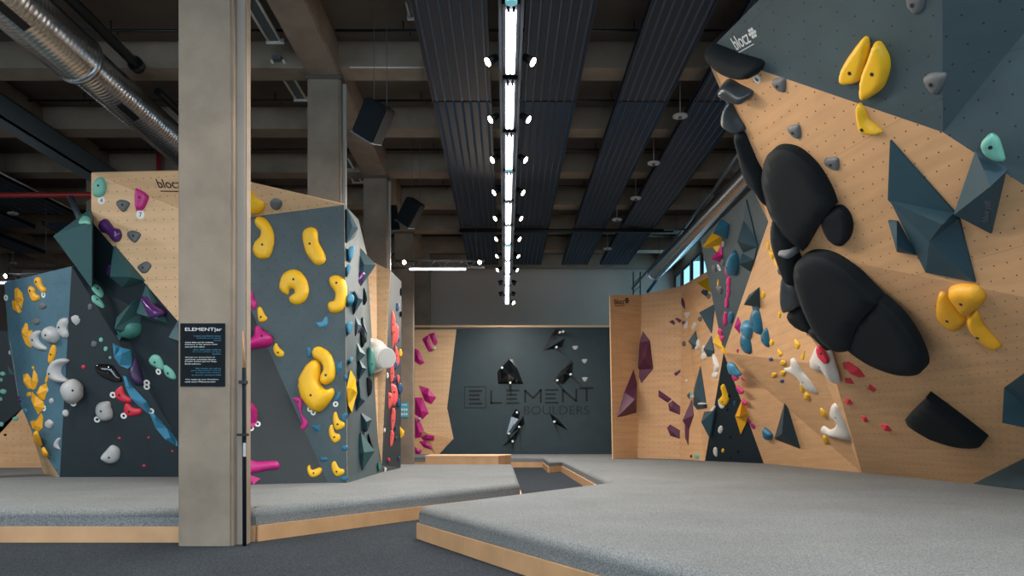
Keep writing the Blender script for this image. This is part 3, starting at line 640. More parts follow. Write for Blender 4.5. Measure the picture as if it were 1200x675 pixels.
# information sign on the fourth column
t = empty('notice_sign', P(474, 489, 22.35)); tag(t, 'small bright blue notice with white symbols on the pale fourth column', 'sign')
Ys = 22.37; a = P(469.5, 489, Ys); b = P(478.5, 472, Ys); box_obj('sign_board', 'poster_cyan', a.x, b.x, Ys, Ys+.02, a.z, b.z, parent=t)
bm = bmesh.new()
for i in range(3):
    for j in range(2):
        cx = a.x+(i+.6)*(b.x-a.x)/3.3; cz = a.z+(j+.7)*(b.z-a.z)/3.2; box(bm, cx-.025, cx+.02, Ys-.004, Ys, cz-.03, cz+.03)
box(bm, a.x+.03, b.x-.04, Ys-.004, Ys, b.z-.07, b.z-.045)
bm_obj('sign_symbols', bm, 'white_ink', t)
for i, (x, y, z_, lab) in enumerate(((6.0, 20, 0, ''),)): pass

# ---------------------------------------------------------------- lights and sky
w = bpy.data.worlds.new('world'); bpy.context.scene.world = w; w.use_nodes = True
w.node_tree.nodes['Background'].inputs[0].default_value = (.30, .62, .85, 1); w.node_tree.nodes['Background'].inputs[1].default_value = 1.6
def area(x, y, z, sx, sy, rot, power, col, name='daylight'):
    ld = bpy.data.lights.new(name, 'AREA'); ld.shape = 'RECTANGLE'; ld.size = sx; ld.size_y = sy; ld.energy = power; ld.color = col
    o = bpy.data.objects.new(name, ld); C.objects.link(o); o.location = (x, y, z); o.rotation_euler = rot; return o
# added area lamps for daylight: at the rear right windows and the unseen front glazing
for x in (-14.4, -9.5, -4.5, .5, 5.4): area(x, -5.9, 2.6, 4.4, 3.6, (math.radians(78), 0, 0), LP_FRONT, (.9, .96, 1)).data.spread = math.radians(125)
area(5.85, 25.5, 5.6, 5.0, 1.6, (0, math.radians(90), 0), LP_WIN, (.45, .8, 1))
# added unseen fill lights: over the left bays, the right mat and the viewpoint
for x, y, pw in ((-6.9, 6.2, LP_FILL*1.4), (-11.5, 10, LP_FILL*1.8),  (3.2, 3.5, LP_FILL), (-2.2, 1.0, LP_FILL)):
    e = empty('tube_light', (x, y, 6.1))
    tag(e, 'hanging tube light outside the picture, %s' % ('over the left bay' if x == -6.9 else 'over the far left bay' if x < -11 else 'over the right mat' if x > 0 else 'above the viewpoint'), 'ceiling light')
    box_obj('light_housing', 'dark_metal', x-.08, x+.08, y-1.5, y+1.5, 6.1, 6.15, parent=e)
    bm = bmesh.new(); tube(bm, (x, y-1.45, 6.07), (x, y+1.45, 6.07), .022, 10); bm_obj('light_tube', bm, 'tube', e)
    bm = bmesh.new(); tube(bm, (x, y-1, 6.15), (x, y-1, SL), .004, 4); tube(bm, (x, y+1, 6.15), (x, y+1, SL), .004, 4); bm_obj('suspension_wires', bm, 'grey_metal', e)
    area(x, y, 6.0, .3, 2.9, (0, 0, 0), pw, (1, .96, .9), 'tube_lamp')
for k in range(4, len(joints)-1, 2):
    area(HX, (joints[k]+joints[k+1])/2, HZ-.06, .12, 3.0, (0, 0, 0), LP_STRIP, (1, .92, .83), 'tube_lamp')
sc = bpy.context.scene
sc.view_settings.view_transform = 'Standard'; sc.view_settings.look = 'None'; sc.view_settings.gamma = 1; sc.view_settings.use_curve_mapping = False
sc.view_settings.exposure = EXPO
sc.cycles.use_denoising = True; sc.cycles.max_bounces = 6; sc.cycles.diffuse_bounces = 4; sc.cycles.sample_clamp_indirect = 5
# ---------------------------------------------------------------- holds and volumes
FR = dict(a=(0, 190, 3.373), b=(0, 380, 3.373), c=(280, 210, 3.555), d=(280, 390, 3.555), e=(460, 370, 3.552), f=(700, 220, 3.75), g=(700, 380, 3.75),
          h=(820, 40, 3.375), i=(820, 220, 3.75), j=(860, 380, 3.75), k=(1000, 150, 3.375), l=(1000, 340, 2.81), m=(820, 0, 3.068), n=(0, 300, 5.623),
          o=(0, 400, 4.215), p=(100, 400, 4.218), q=(390, 230, 3.97), r=(390, 380, 3.75), t=(820, 220, 6.75), u=(760, 310, 6.14), v=(840, 310, 5.625),
          w=(760, 400, 4.82), x=(840, 400, 4.217), y=(90, 190, 6.133), z=(100, 290, 5.19), F=(0, 0, 1))
def px(fr, x, y): a, b, s = FR[fr]; return a+x/s, b+y/s
def parse(fr, s):
    """'x,y x,y ...' outline, or '@x,y,rx,ry[,deg]' oval, in the coordinates of one close-up"""
    if s[0] == '@':
        v = [float(k) for k in s[1:].split(',')]; x, y, rx, ry = v[:4]; a = math.radians(v[4]) if len(v) > 4 else 0
        rr = random.Random(int(x*7+y)); n = 14
        pts = []
        for i in range(n):
            t_ = 2*math.pi*i/n; k = 1+rr.uniform(-.07, .07); ex, ey = rx*k*math.cos(t_), ry*k*math.sin(t_)
            pts.append((x+ex*math.cos(a)-ey*math.sin(a), y+ex*math.sin(a)+ey*math.cos(a)))
        return [px(fr, *p_) for p_ in pts], True
    return [px(fr, *[float(k) for k in w_.split(',')]) for w_ in s.split()], False
def smooth_poly(p, it=2, k=.25):
    for _ in range(it):
        q_ = []
        for i in range(len(p)):
            a, b = p[i], p[(i+1) % len(p)]; q_ += [a*(1-k)+b*k, a*k+b*(1-k)]
        p = q_
    return p
def catmull(p, sub=4):
    out = []; n = len(p)
    for i in range(n):
        p0_, p1_, p2_, p3_ = p[i-1], p[i], p[(i+1) % n], p[(i+2) % n]
        for s in range(sub):
            t_ = s/sub; out.append(.5*((2*p1_)+(p2_-p0_)*t_+(2*p0_-5*p1_+4*p2_-p3_)*t_*t_+(3*p1_-p0_-3*p2_+p3_)*t_**3))
    return out
def seg_dist(P_, A_):
    """distance of points P_ (m,2) to the closed outline A_ (n,2)"""
    B_ = np.roll(A_, -1, 0); d = B_-A_; L2 = (d**2).sum(1)+1e-12
    w_ = P_[:, None, :]-A_[None]; t_ = np.clip((w_*d[None]).sum(2)/L2[None], 0, 1)
    return np.sqrt(((w_-t_[..., None]*d[None])**2).sum(2)).min(1)
def inside(P_, A_):
    B_ = np.roll(A_, -1, 0); x, y = P_[:, 0:1], P_[:, 1:2]
    c = ((A_[None, :, 1] > y) != (B_[None, :, 1] > y)); xx = (B_[:, 0]-A_[:, 0])[None]*(y-A_[None, :, 1])/((B_[:, 1]-A_[:, 1])[None]+1e-12)+A_[None, :, 0]
    return (c & (x < xx)).sum(1) % 2 == 1
NH = 0
def hold(fr, s, m, H=None, mode='dome', apex=None, surf=None, nrm=None, back=.02, name='climbing_hold', flat=1.0, bolt=True, rim=None, soft=True, n_bolts=1, depth=None, lift=0):
    """one hold or volume: its outline on the wall's plane and its own height off the wall"""
    global NH
    pts, oval = parse(fr, s); cx = sum(p_[0] for p_ in pts)/len(pts); cy = sum(p_[1] for p_ in pts)/len(pts)
    h_, n = hit(cx, cy, surf)
    if h_ is None and depth and nrm: h_, n = P(cx, cy, depth), Vector(nrm)
    if h_ is None:
        for k in (2, 5, 9, 14, 20, 30):
            for a_ in range(12):
                h2, n2 = hit(cx+k*math.cos(a_*math.pi/6), cy+k*math.sin(a_*math.pi/6))
                if h2 is not None: h_, n = h2, n2; break
            if h_ is not None: d_ = ray(cx, cy); h_ = CAM+d_*(n.dot(h_-CAM)/n.dot(d_)); print('off wall', fr, s[:20]); break
    if h_ is None:
        best = None
        for a_, b_ in pts:
            h2, n2 = hit(a_, b_)
            if h2 is not None: h_, n = h2, n2; break
        assert h_ is not None, (fr, s)
        d_ = ray(cx, cy); h_ = CAM+d_*(n.dot(h_-CAM)/n.dot(d_))
    if depth: h_ = P(cx, cy, depth)
    if nrm: n = Vector(nrm).normalized()
    u, v_ = frame_of(n)
    if lift: h_ = h_*(1-lift/h_.y)+CAM*(lift/h_.y)
    base_h = h_.copy()
    def trace(off):
        out = []; o_ = base_h+n*off
        for a_, b_ in pts:
            d_ = ray(a_, b_); w_ = CAM+d_*(n.dot(o_-CAM)/n.dot(d_))-o_; out.append(Vector((w_.dot(u), w_.dot(v_))))
        return out
    if H is None:
        q2 = trace(0); A0 = np.array([[k.x, k.y] for k in q2]); a0, a1_ = A0.min(0), A0.max(0)
        G0 = np.array([(x_, y_) for x_ in np.linspace(a0[0], a1_[0], 12) for y_ in np.linspace(a0[1], a1_[1], 12)]); G0 = G0[inside(G0, A0)]
        R0 = float(seg_dist(G0, A0).max()) if len(G0) else .02
        H = R0*(.55 if mode == 'dome' else .75)
    # the outline seen is that of the hold's middle height, not of its foot
    p2 = trace(H*(.45 if mode == 'dome' else .3) if not nrm else 0)
    if mode == 'dome' and soft: p2 = catmull(p2, 2 if oval else 4)
    elif mode == 'dome': p2 = smooth_poly(p2, 2, .2)
    ar = sum(p2[i].x*p2[(i+1) % len(p2)].y-p2[(i+1) % len(p2)].x*p2[i].y for i in range(len(p2)))
    if ar < 0: p2.reverse()
    A_ = np.array([[k.x, k.y] for k in p2]); mn, mx = A_.min(0), A_.max(0)
    g = 14; gx_ = np.linspace(mn[0], mx[0], g); gy_ = np.linspace(mn[1], mx[1], g)
    G = np.array([(x_, y_) for x_ in gx_ for y_ in gy_]); G = G[inside(G, A_)]
    if len(G) == 0: G = A_.mean(0)[None]
    D_ = seg_dist(G, A_); R = float(D_.max()); pole = G[D_.argmax()]
    edge = rim*H if rim is not None else (H*.16 if mode == 'dome' else min(.02, H*.12))
    if mode == 'dome':
        sp = R*.28; nx_ = int((mx[0]-mn[0])/sp)+1; ny_ = int((mx[1]-mn[1])/(sp*.87))+1
        if nx_*ny_ > 1600: k = math.sqrt(nx_*ny_/1600); sp *= k; nx_ = int((mx[0]-mn[0])/sp)+1; ny_ = int((mx[1]-mn[1])/(sp*.87))+1
        I_ = np.array([(mn[0]+(a_+.5*(b_ % 2))*sp, mn[1]+b_*sp*.87) for a_ in range(nx_+1) for b_ in range(ny_+1)])
        I_ = I_[inside(I_, A_)]; dd = seg_dist(I_, A_); I_ = I_[dd > sp*.35]; dd = dd[dd > sp*.35]
        # a ring just inside the edge keeps the rim round
        r_ = np.clip(dd/(R*flat), 0, 1); hh = edge+(H-edge)*np.sqrt(1-(1-r_)**2)
    else:
        if apex is None: I_ = pole[None]; hh = np.array([H])
        else:
            I_, hh = [], []
            for a_, b_, f_ in apex:
                # an apex is given where it is seen: slide along the ray so that it ends up off the wall
                qx, qy = px(fr, a_, b_); hz = H*f_; d_ = ray(qx, qy); t0 = n.dot(h_+n*hz-CAM)/n.dot(d_); w_ = CAM+d_*t0-h_
                I_.append((w_.dot(u), w_.dot(v_))); hh.append(hz)
            I_, hh = np.array(I_), np.array(hh)
            ok = inside(I_, A_)
            for k in range(len(I_)):
                if not ok[k]:
                    for s_ in range(1, 30):
                        c_ = I_[k]+(pole-I_[k])*s_/30
                        if inside(c_[None], A_)[0] and seg_dist(c_[None], A_)[0] > R*.03: I_[k] = c_; break
    nb = len(p2); V = [Vector(k) for k in A_]+[Vector(k) for k in I_]
    ov, oe, of, orig, _, _ = delaunay_2d_cdt(V, [(i, (i+1) % nb) for i in range(nb)], [list(range(nb))], 1, 1e-6)
    bm = bmesh.new(); vs = []
    for i, w_ in enumerate(ov):
        oi = orig[i][0] if orig[i] else 0
        z_ = edge if oi < nb else float(hh[oi-nb])
        vs.append(bm.verts.new((w_.x, w_.y, z_)))
    for f_ in of:
        try: fc = bm.faces.new([vs[k] for k in f_]); fc.smooth = mode == 'dome'
        except ValueError: pass
    bm.normal_update()
    be = [e for e in bm.edges if len(e.link_faces) == 1]; low = {}
    for e in be:
        for w_ in e.verts:
            if w_ not in low: low[w_] = bm.verts.new((w_.co.x, w_.co.y, -back))
    for e in be:
        l = e.link_faces[0].loops
        a_, b_ = e.verts
        for lp in l:
            if lp.vert in e.verts and lp.link_loop_next.vert in e.verts: a_, b_ = lp.vert, lp.link_loop_next.vert
        fc = bm.faces.new([b_, a_, low[a_], low[b_]]); fc.smooth = mode == 'dome' and not rim
    le = [bm.edges.get((low[e.verts[0]], low[e.verts[1]])) for e in be]
    bmesh.ops.holes_fill(bm, edges=[e for e in le if e], sides=0)
    mw = Matrix((u, v_, n)).transposed().to_4x4(); mw.translation = h_
    o = bm_obj(name, bm, m, None, mw)
    size_px = max(max(p_[0] for p_ in pts)-min(p_[0] for p_ in pts), max(p_[1] for p_ in pts)-min(p_[1] for p_ in pts))
    if bolt and size_px > 15:
        hz = H if mode == 'dome' else None
        if hz:
            bm = bmesh.new(); tube(bm, (pole[0], pole[1], hz*.9), (pole[0], pole[1], hz+.004), min(.018, R*.25), 10); bm_obj('bolt', bm, 'hole', o, mw)
    NH += 1
    return o
CNT = {}
def put(group, where, items, name='climbing_hold', cat='climbing hold', **kw):
    """items: (frame, outline, material, own label or None, options); those without a label of their own are told apart by their order"""
    made = []
    for it in items:
        fr, s, m = it[:3]; lab = it[3] if len(it) > 3 else None; op = dict(kw); op.update(it[4] if len(it) > 4 else {})
        o = hold(fr, s, m, name=op.pop('name', name), **op); pts, _ = parse(fr, s)
        made.append((sum(p_[1] for p_ in pts)/len(pts), o, lab))
    auto = sorted([t_ for t_ in made if not t_[2]], key=lambda t_: t_[0])
    for i, (_, o, _) in enumerate(auto):
        tag(o, (where % ORD[i] if len(auto) > 1 else where.replace('%s from the top', 'the only one').replace('%s', 'only')), cat, group)
    for _, o, lab in made:
        if lab: tag(o, lab, cat if o.name.startswith('climbing_hold') else ('climbing volume' if o.name.startswith('climbing_volume') else cat), group)
VOL = dict(name='climbing_volume', mode='facet', bolt=False)
FC = dict(mode='facet', bolt=False)

def ring_tag(fr, x, y, lab, r=.035, txt=None, surf=None, lift=.004, m='white_ink', col='ink', rx=1):
    X_, Y_ = px(fr, x, y); h_, n = hit(X_, Y_, surf)
    if h_ is None: return
    u, v_ = frame_of(n); mw = Matrix((u, v_, n)).transposed().to_4x4(); mw.translation = h_
    bm = bmesh.new(); k = 20
    if txt: tube(bm, (0, 0, 0), (0, 0, .004), r, 24); o = bm_obj('route_tag', bm, m, None, mw)
    else:
        ro = [bm.verts.new((r*math.cos(2*math.pi*i/k), r*math.sin(2*math.pi*i/k), z_)) for z_ in (0, .006) for i in range(k)]
        ri = [bm.verts.new((r*.45*math.cos(2*math.pi*i/k), r*.45*math.sin(2*math.pi*i/k), z_)) for z_ in (0, .006) for i in range(k)]
        for i in range(k):
            j = (i+1) % k; bm.faces.new([ro[i], ro[j], ro[k+j], ro[k+i]]); bm.faces.new([ro[k+i], ro[k+j], ri[k+j], ri[k+i]]); bm.faces.new([ri[i], ri[k+i], ri[k+j], ri[j]])
        o = bm_obj('route_tag', bm, m, None, mw)
    tag(o, lab, 'route tag')
    if txt: text_on('numeral', txt, h_-u*r*.32-v_*r*.55, u, n, r*.66, r*1.1, col, o, .006)
# --- tall left block: plywood
put('holds on the plywood face of the tall left block', '%s', [
 ('y', '@157,180,50,77,8', 'mint', 'mint green oval hold at the plywood corner, above the number 4'),
 ('y', '412,182 440,178 500,215 517,250 480,335 455,348 412,342', 'magenta', 'magenta angular hold above the number 7', dict(soft=False, flat=.6)),
 ('y', '280,285 320,268 378,292 350,345 325,356 290,320', 'grey', 'grey rounded hold between the number 4 and number 7 tags'),
 ('y', '360,505 400,490 457,515 430,568 405,576 365,540', 'grey', 'grey rounded hold right of the purple peanut hold'),
 ('a', '543,410 575,392 597,408 580,435 560,438 545,422', 'grey', 'grey rounded hold lowest on the left plywood face'),
 ('y', '150,460 175,412 205,405 235,435 260,465 300,480 316,520 300,562 265,573 235,545 210,515 170,500', 'purple', 'glossy purple peanut shaped hold by the slanted plywood edge', dict(bolt=False, H=.09)),
 ('c', '-30,60 25,42 45,50 70,82 105,105 100,135 75,150 25,152 -30,150', 'yellow', 'yellow rounded hold in the plywood triangle just right of the column', dict(H=.09)),
 ('c', '128,97 150,82 178,95 174,120 155,131 135,120', 'grey', 'grey hold alone in the plywood triangle right of the column')])
ring_tag('y', 177, 275, 'round white tag with the number 4 under the mint oval hold', .06, '4'); ring_tag('y', 458, 378, 'round white tag with the number 7 under the magenta hold', .068, '7')
WEDGE_N = (P(105, 245, 12.7)-P(62.5, 276.5, 11.9)).cross(P(107.5, 259, 12.0)-P(62.5, 276.5, 11.9)).normalized()
if WEDGE_N.z < 0: WEDGE_N = -WEDGE_N
# --- volumes on the dark upper left face
put('volumes on the dark face of the tall left block', '%s', [
 ('a', '443,332 428,458 475,497 562,470', 'vol_teal', 'teal volume with a flat lit face hanging under the slanted plywood edge', dict(H=.22, apex=[(434, 452, .9), (548, 462, .9), (446, 345, .2)])),
 ('z', '358,225 300,405 400,450 490,465', 'vol_teal', 'triangular teal volume carrying the purple slug hold', dict(H=.2, apex=[(310, 400, .8), (470, 455, .9)])),
 ('z', '290,308 165,430 162,508 235,560 305,520 315,400', 'vol_teal', 'teal volume with a pale sunlit left edge behind the round teal ball', dict(H=.35, apex=[(284, 330, .7), (178, 495, 1)])),
 ('z', '600,380 548,440 488,550 600,590', 'vol_grey', 'teal volume cut by the nearest column, level with the poster top', dict(H=.3, apex=[(560, 470, .8), (575, 570, .6)])),
 ('z', '190,530 235,545 210,565', 'vol_teal', 'tiny teal wedge tip below the round teal ball', dict(H=.1))], back=.1, **VOL)
put('holds on the dark face of the tall left block', '%s', [
 ('z', '@138,135,16,35,10', 'purple', 'glossy purple hold peeking out left of the hanging teal volume', dict(bolt=False)),
 ('z', '38,240 62,220 95,240 115,280 105,302 82,298 52,268', 'mint', 'upper of two mint green leaf shaped holds at the block edge'),
 ('z', '40,297 60,288 92,312 118,352 108,368 82,355 48,328', 'mint', 'lower of two mint green leaf shaped holds at the block edge'),
 ('z', '335,308 355,303 400,350 448,388 450,418 418,435 385,420 360,368', 'purple', 'glossy purple slug hold on the triangular teal volume', dict(bolt=False, H=.1, lift=.14, back=.12)),
 ('z', '@306,372,8,17', 'mint', 'small mint hold left of the purple slug'),
 ('z', '@258,497,63,60', 'teal', 'large round teal ball hold', dict(H=.22)),
 ('z', '@28,362,14,20', 'grey', 'small grey hold above the pale ball, on the block edge'),
 ('z', '@52,588,20,20', 'grey', 'grey hold left of the small mint chips'),
 ('z', '@95,562,13,14', 'mint', 'small mint chip, upper of three under the round teal ball'),
 ('z', '@123,617,12,15', 'mint', 'small mint chip, middle of three under the round teal ball'),
 ('z', '@150,670,8,8', 'mint', 'small mint chip, lowest of three under the round teal ball'),
 ('p', '130,10 165,30 215,45 225,120 205,137 165,120 138,80', 'sky', 'faceted light blue hold with a pointed ridge', dict(mode='facet', bolt=False, H=.18, apex=[(180, 62, 1), (150, 30, .5)])),
 ('p', '245,76 258,85 272,120 290,190 280,213 250,203 225,165 230,115', 'darkpurple', 'dark purple teardrop hold right of the faceted blue hold', dict(bolt=False)),
 ('p', '312,88 335,67 365,77 383,120 378,143 350,133 320,115', 'mint', 'mint oval hold beside the column, upper of the pair'),
 ('p', '383,130 395,118 430,145 445,180 430,190 395,170', 'mint', 'mint oval hold beside the column, lower of the pair'),
 ('p', '183,170 200,178 235,230 300,300 325,353 300,353 260,320 220,280 195,225', 'sky', 'long light blue blade hold, upper one, on the slanting fold', dict(mode='facet', bolt=False, H=.13, apex=[(215, 225, .8), (285, 310, 1)])),
 ('p', '315,357 340,362 400,430 445,480 475,522 445,518 390,485 345,430', 'sky', 'long light blue blade hold, lower one, running behind the column', dict(mode='facet', bolt=False, H=.13, apex=[(345, 385, .7), (420, 475, 1)])),
 ('F', '105.5,260.5 105,255 100,254 94,258 92.5,262 98,262', 'mint', 'mint hold on top of the big teal wedge volume', dict(H=.035, depth=12.15, nrm=WEDGE_N, back=.03, lift=0))], back=.05)
o = hold('p', '45,125 60,112 90,112 130,118 160,158 180,195 150,203 90,182 58,158', 'gloss', name='climbing_hold'); tag(o, 'glossy black rounded hold in the dark fold, above the two red holds', 'climbing hold')
put('holds on the lower left dark face', '%s', [
 ('p', '145,252 165,228 182,222 195,262 228,285 220,303 190,303 155,285', 'red', 'red kidney shaped hold, upper of two'),
 ('p', '195,312 212,308 240,330 275,335 276,355 250,368 208,370 190,345', 'red', 'red kidney shaped hold, lower of two'),
 ('p', '45,340 60,308 95,298 117,303 122,330 130,352 125,383 90,396 58,382', 'pale', 'pale disc hold with a bite out of its right side', dict(H=.1)),
 ('p', '72,575 100,540 127,515 160,530 167,560 155,593 120,607 85,595', 'pale', 'pale fan shaped hold nearest the mat', dict(H=.1)),
 ('p', '@167,479,8,6', 'red', 'tiny red foot chip below the bitten pale disc'), ('p', '@313,476,6,5', 'red', 'tiny red foot chip below the two red kidney holds'),
 ('p', '@430,544,6,5', 'red', 'tiny red foot chip just left of the nearest column'), ('p', '@290,615,8,6', 'red', 'tiny red foot chip lowest, near the mat'),
 ('o', '@411,127,10,9', 'red', 'tiny red foot chip highest, right of the pale ball')])
# --- lower left block
put('yellow holds on the low left block', '%s', [
 ('n', '90,218 108,208 140,245 148,290 135,345 112,310 92,285', 'orange_yellow', 'tall yellow faceted hold at upper left of the low block', dict(mode='facet', bolt=False, apex=[(118, 270, 1)])),
 ('n', '75,297 95,290 120,330 138,368 120,377 80,350', 'orange_yellow', 'yellow faceted hold just below the tall upper left one', dict(mode='facet', bolt=False, apex=[(100, 330, 1)])),
 ('n', '182,215 200,197 225,217 228,245 255,265 248,293 215,300 195,265', 'orange_yellow', 'yellow lumpy hold, middle of the upper three'),
 ('n', '225,150 245,137 265,150 275,190 298,215 293,240 270,240 240,205 226,180', 'orange_yellow', 'yellow lumpy hold nearest the top edge of the low block'),
 ('n', '165,440 178,450 182,500 175,540 190,600 165,580 140,520 140,480', 'orange_yellow', 'narrow yellow hold left of the grey crescent', dict(mode='facet', bolt=False)),
 ('n', '186,492 208,488 213,520 205,600 190,600 176,560', 'orange_yellow', 'yellow hold half behind the grey crescent', dict(mode='facet', bolt=False)),
 ('o', '258,15 272,25 270,70 250,108 236,100 240,60', 'orange_yellow', 'narrow upright yellow hold above the white crescent'),
 ('o', '110,165 130,158 150,185 153,235 135,235 112,205', 'orange_yellow', 'yellow petal hold, left petal of the cluster', dict(mode='facet', bolt=False)),
 ('o', '163,138 180,165 185,200 170,235 155,240 155,190', 'orange_yellow', 'yellow petal hold, upright petal of the cluster', dict(mode='facet', bolt=False)),
 ('o', '@162,130,6,8', 'orange_yellow', 'tiny yellow chip above the upright petal'),
 ('o', '225,207 230,240 215,290 190,290 175,255 195,220', 'orange_yellow', 'yellow angular hold right of the petals', dict(mode='facet', bolt=False)),
 ('o', '153,250 170,270 210,300 213,330 185,362 165,330 150,290', 'orange_yellow', 'yellow angular hold directly below the petals', dict(mode='facet', bolt=False)),
 ('o', '@141,262,11,13', 'orange_yellow', 'tiny yellow chip at the lower left of the petals'),
 ('o', '145,395 175,390 200,355 208,375 205,430 185,447 155,430', 'orange_yellow', 'yellow boot shaped hold, lowest big one of the cluster', dict(mode='facet', bolt=False)),
 ('o', '232,162 240,160 240,177 227,207 222,190', 'orange_yellow', 'thin yellow sliver hold left of the white crescent'),
 ('o', '165,450 175,455 195,510 193,520 175,500', 'orange_yellow', 'yellow blade hold on the pale edge, upper of two'),
 ('o', '205,525 225,555 230,575 212,562', 'orange_yellow', 'yellow blade hold on the pale edge, lower of two')], H=None)
put('pale and grey holds on the low left block', '%s', [
 ('n', '@278,328,26,22', 'grey', 'small grey hold below the topmost yellow hold'), ('n', '@237,432,24,22', 'grey', 'small grey hold above the grey crescent'),
 ('n', '245,490 262,500 248,530 255,565 298,602 293,622 240,615 200,580 193,530 212,500', 'pale', 'grey crescent hold overlapping a yellow one'),
 ('n', '@325,520,46,57,-15', 'pale', 'pale oval ball hold between the grey crescent and the upper crescent', dict(H=.14)),
 ('n', '415,407 438,412 440,440 430,475 440,500 438,532 415,542 380,510 370,460 388,418', 'pale', 'pale crescent hold touching the biggest ball'),
 ('n', '@520,415,78,79', 'pale', 'biggest pale ball hold high on the corner', dict(H=.3, surf='B_dark')),
 ('n', '@592,335,18,22', 'grey', 'small grey hold right of the biggest ball', dict(surf='A_up')),
 ('o', '320,92 298,84 260,95 238,140 242,180 275,205 312,202 316,190 288,160 292,125 318,102', 'pale', 'large white crescent hold on the corner above the second ball', dict(H=.14)),
 ('o', '@356,242,60,60', 'pale', 'second pale ball hold, below the large white crescent', dict(H=.25, surf='B_dark')),
 ('o', '@252,294,11,14', 'pale', 'tiny pale knob right of the yellow cluster'), ('o', '@324,354,17,17', 'pale', 'small pale knob under the second ball', dict(surf='B_dark')),
 ('o', '@239,409,19,23', 'pale', 'small pale knob right of the boot shaped yellow hold'),
 ('o', '297,477 278,482 264,505 268,527 295,535 287,520 286,500', 'pale', 'small pale crescent hold near the bottom corner'),
 ('o', '@94,290,8,15', 'purple', 'tiny purple hold on the outer left edge', dict(surf='B_face')), ('o', '@122,343,9,14', 'sky', 'tiny blue hold on the outer left edge', dict(surf='B_face'))])
put('chips on the far left wall', 'small mint green chip on the far left dark wall, %s from the top', [
 ('o', '@12,160,14,11', 'mint'), ('o', '@6,190,7,10', 'mint'), ('o', '@15,248,17,13', 'mint'), ('o', '@5,285,6,10', 'mint'), ('o', '@75,382,16,11', 'mint'), ('o', '@6,410,12,12', 'mint'),
 ('o', '@25,462,8,6', 'black', 'tiny black chip on the far left plywood'), ('o', '@50,55,10,11', 'pale', 'tiny pinkish chip on the far left dark wall')])
put('volumes on the far left wall', 'x', [('o', '38,120 70,165 42,165', 'vol_teal', 'small teal triangle volume on the far left dark wall')], **VOL)
for fr, x, y, l in (('n', 40, 275, 'at the upper left corner of the low block'), ('n', 287, 255, 'under the topmost yellow hold'), ('o', 362, 306, 'under the second pale ball'), ('o', 480, 386, 'at the foot of the bitten pale disc'),
                    ('p', 137, 265, 'left of the upper red hold'), ('p', 190, 368, 'left of the lower red hold'), ('p', 362, 150, 'between the two mint ovals beside the column'), ('p', 325, 345, 'between the two long blue blades'),
                    ('p', 303, 205, 'beside the dark purple teardrop'), ('p', 303, 225, 'below the dark purple teardrop'), ('o', 229, 238, 'right of the yellow petal cluster'), ('o', 218, 330, 'right of the yellow angular hold')):
    ring_tag(fr, x, y, 'small round white route tag '+l, .05)
# --- slate and dark front faces right of the column
Y_ = 'yellow'
put('big yellow holds on the slate face', '%s', [
 ('c', '62,172 78,153 110,165 138,210 143,260 130,312 105,330 72,325 55,295 62,262 82,240 88,215 70,195', Y_, 'big yellow bean hold nearest the column, open to the left', dict(H=.07, flat=.7)),
 ('c', '262,235 275,205 303,198 324,215 330,262 355,310 356,342 330,357 303,342 275,300', Y_, 'big yellow slanting bean hold near the top right of the slate face', dict(H=.07, flat=.7)),
 ('c', '165,440 180,395 215,375 250,382 280,420 288,465 272,505 240,522 212,512 207,490 228,472 226,458 208,456 200,480 172,465', Y_, 'big yellow horseshoe hold in the middle of the slate face', dict(H=.07, flat=.7)),
 ('c', '375,410 402,398 435,415 445,460 440,520 420,550 385,556 367,535 372,512 394,503 398,472 378,440', Y_, 'big yellow bean hold beside the slate corner, open to the left', dict(H=.07, flat=.7)),
 ('d', '303,75 318,58 345,60 380,90 398,150 390,195 360,215 336,205 336,182 350,150 337,122 308,102', Y_, 'big yellow curved hold hooked around the large yellow hold', dict(H=.09, flat=.6)),
 ('d', '295,115 322,113 334,140 330,195 345,228 362,235 385,230 387,262 345,318 312,330 285,310 250,260 243,200 265,150', Y_, 'largest yellow hold, low in the middle of the slate face', dict(H=.15, flat=.8)),
 ('c', '76,540 90,532 105,560 117,580 100,594 80,588', Y_, 'small yellow hold left of the magenta star hold'),
 ('d', '142,58 155,42 165,60 186,80 180,99 157,98 144,80', Y_, 'small yellow hold right of the magenta star hold'),
 ('d', '392,338 405,330 415,360 438,375 435,395 405,405 392,378', Y_, 'small yellow boot hold, upper of two under the largest'), ('d', '375,395 388,383 398,415 420,425 418,448 395,458 376,430', Y_, 'small yellow boot hold, lower of two under the largest'),
 ('d', '385,545 400,535 415,562 436,570 434,588 405,598 388,575', Y_, 'small yellow boot hold lowest near the corner'), ('d', '285,562 295,550 305,570 335,560 348,570 335,592 308,602 290,588', Y_, 'small yellow horseshoe hold lowest, open upwards')])
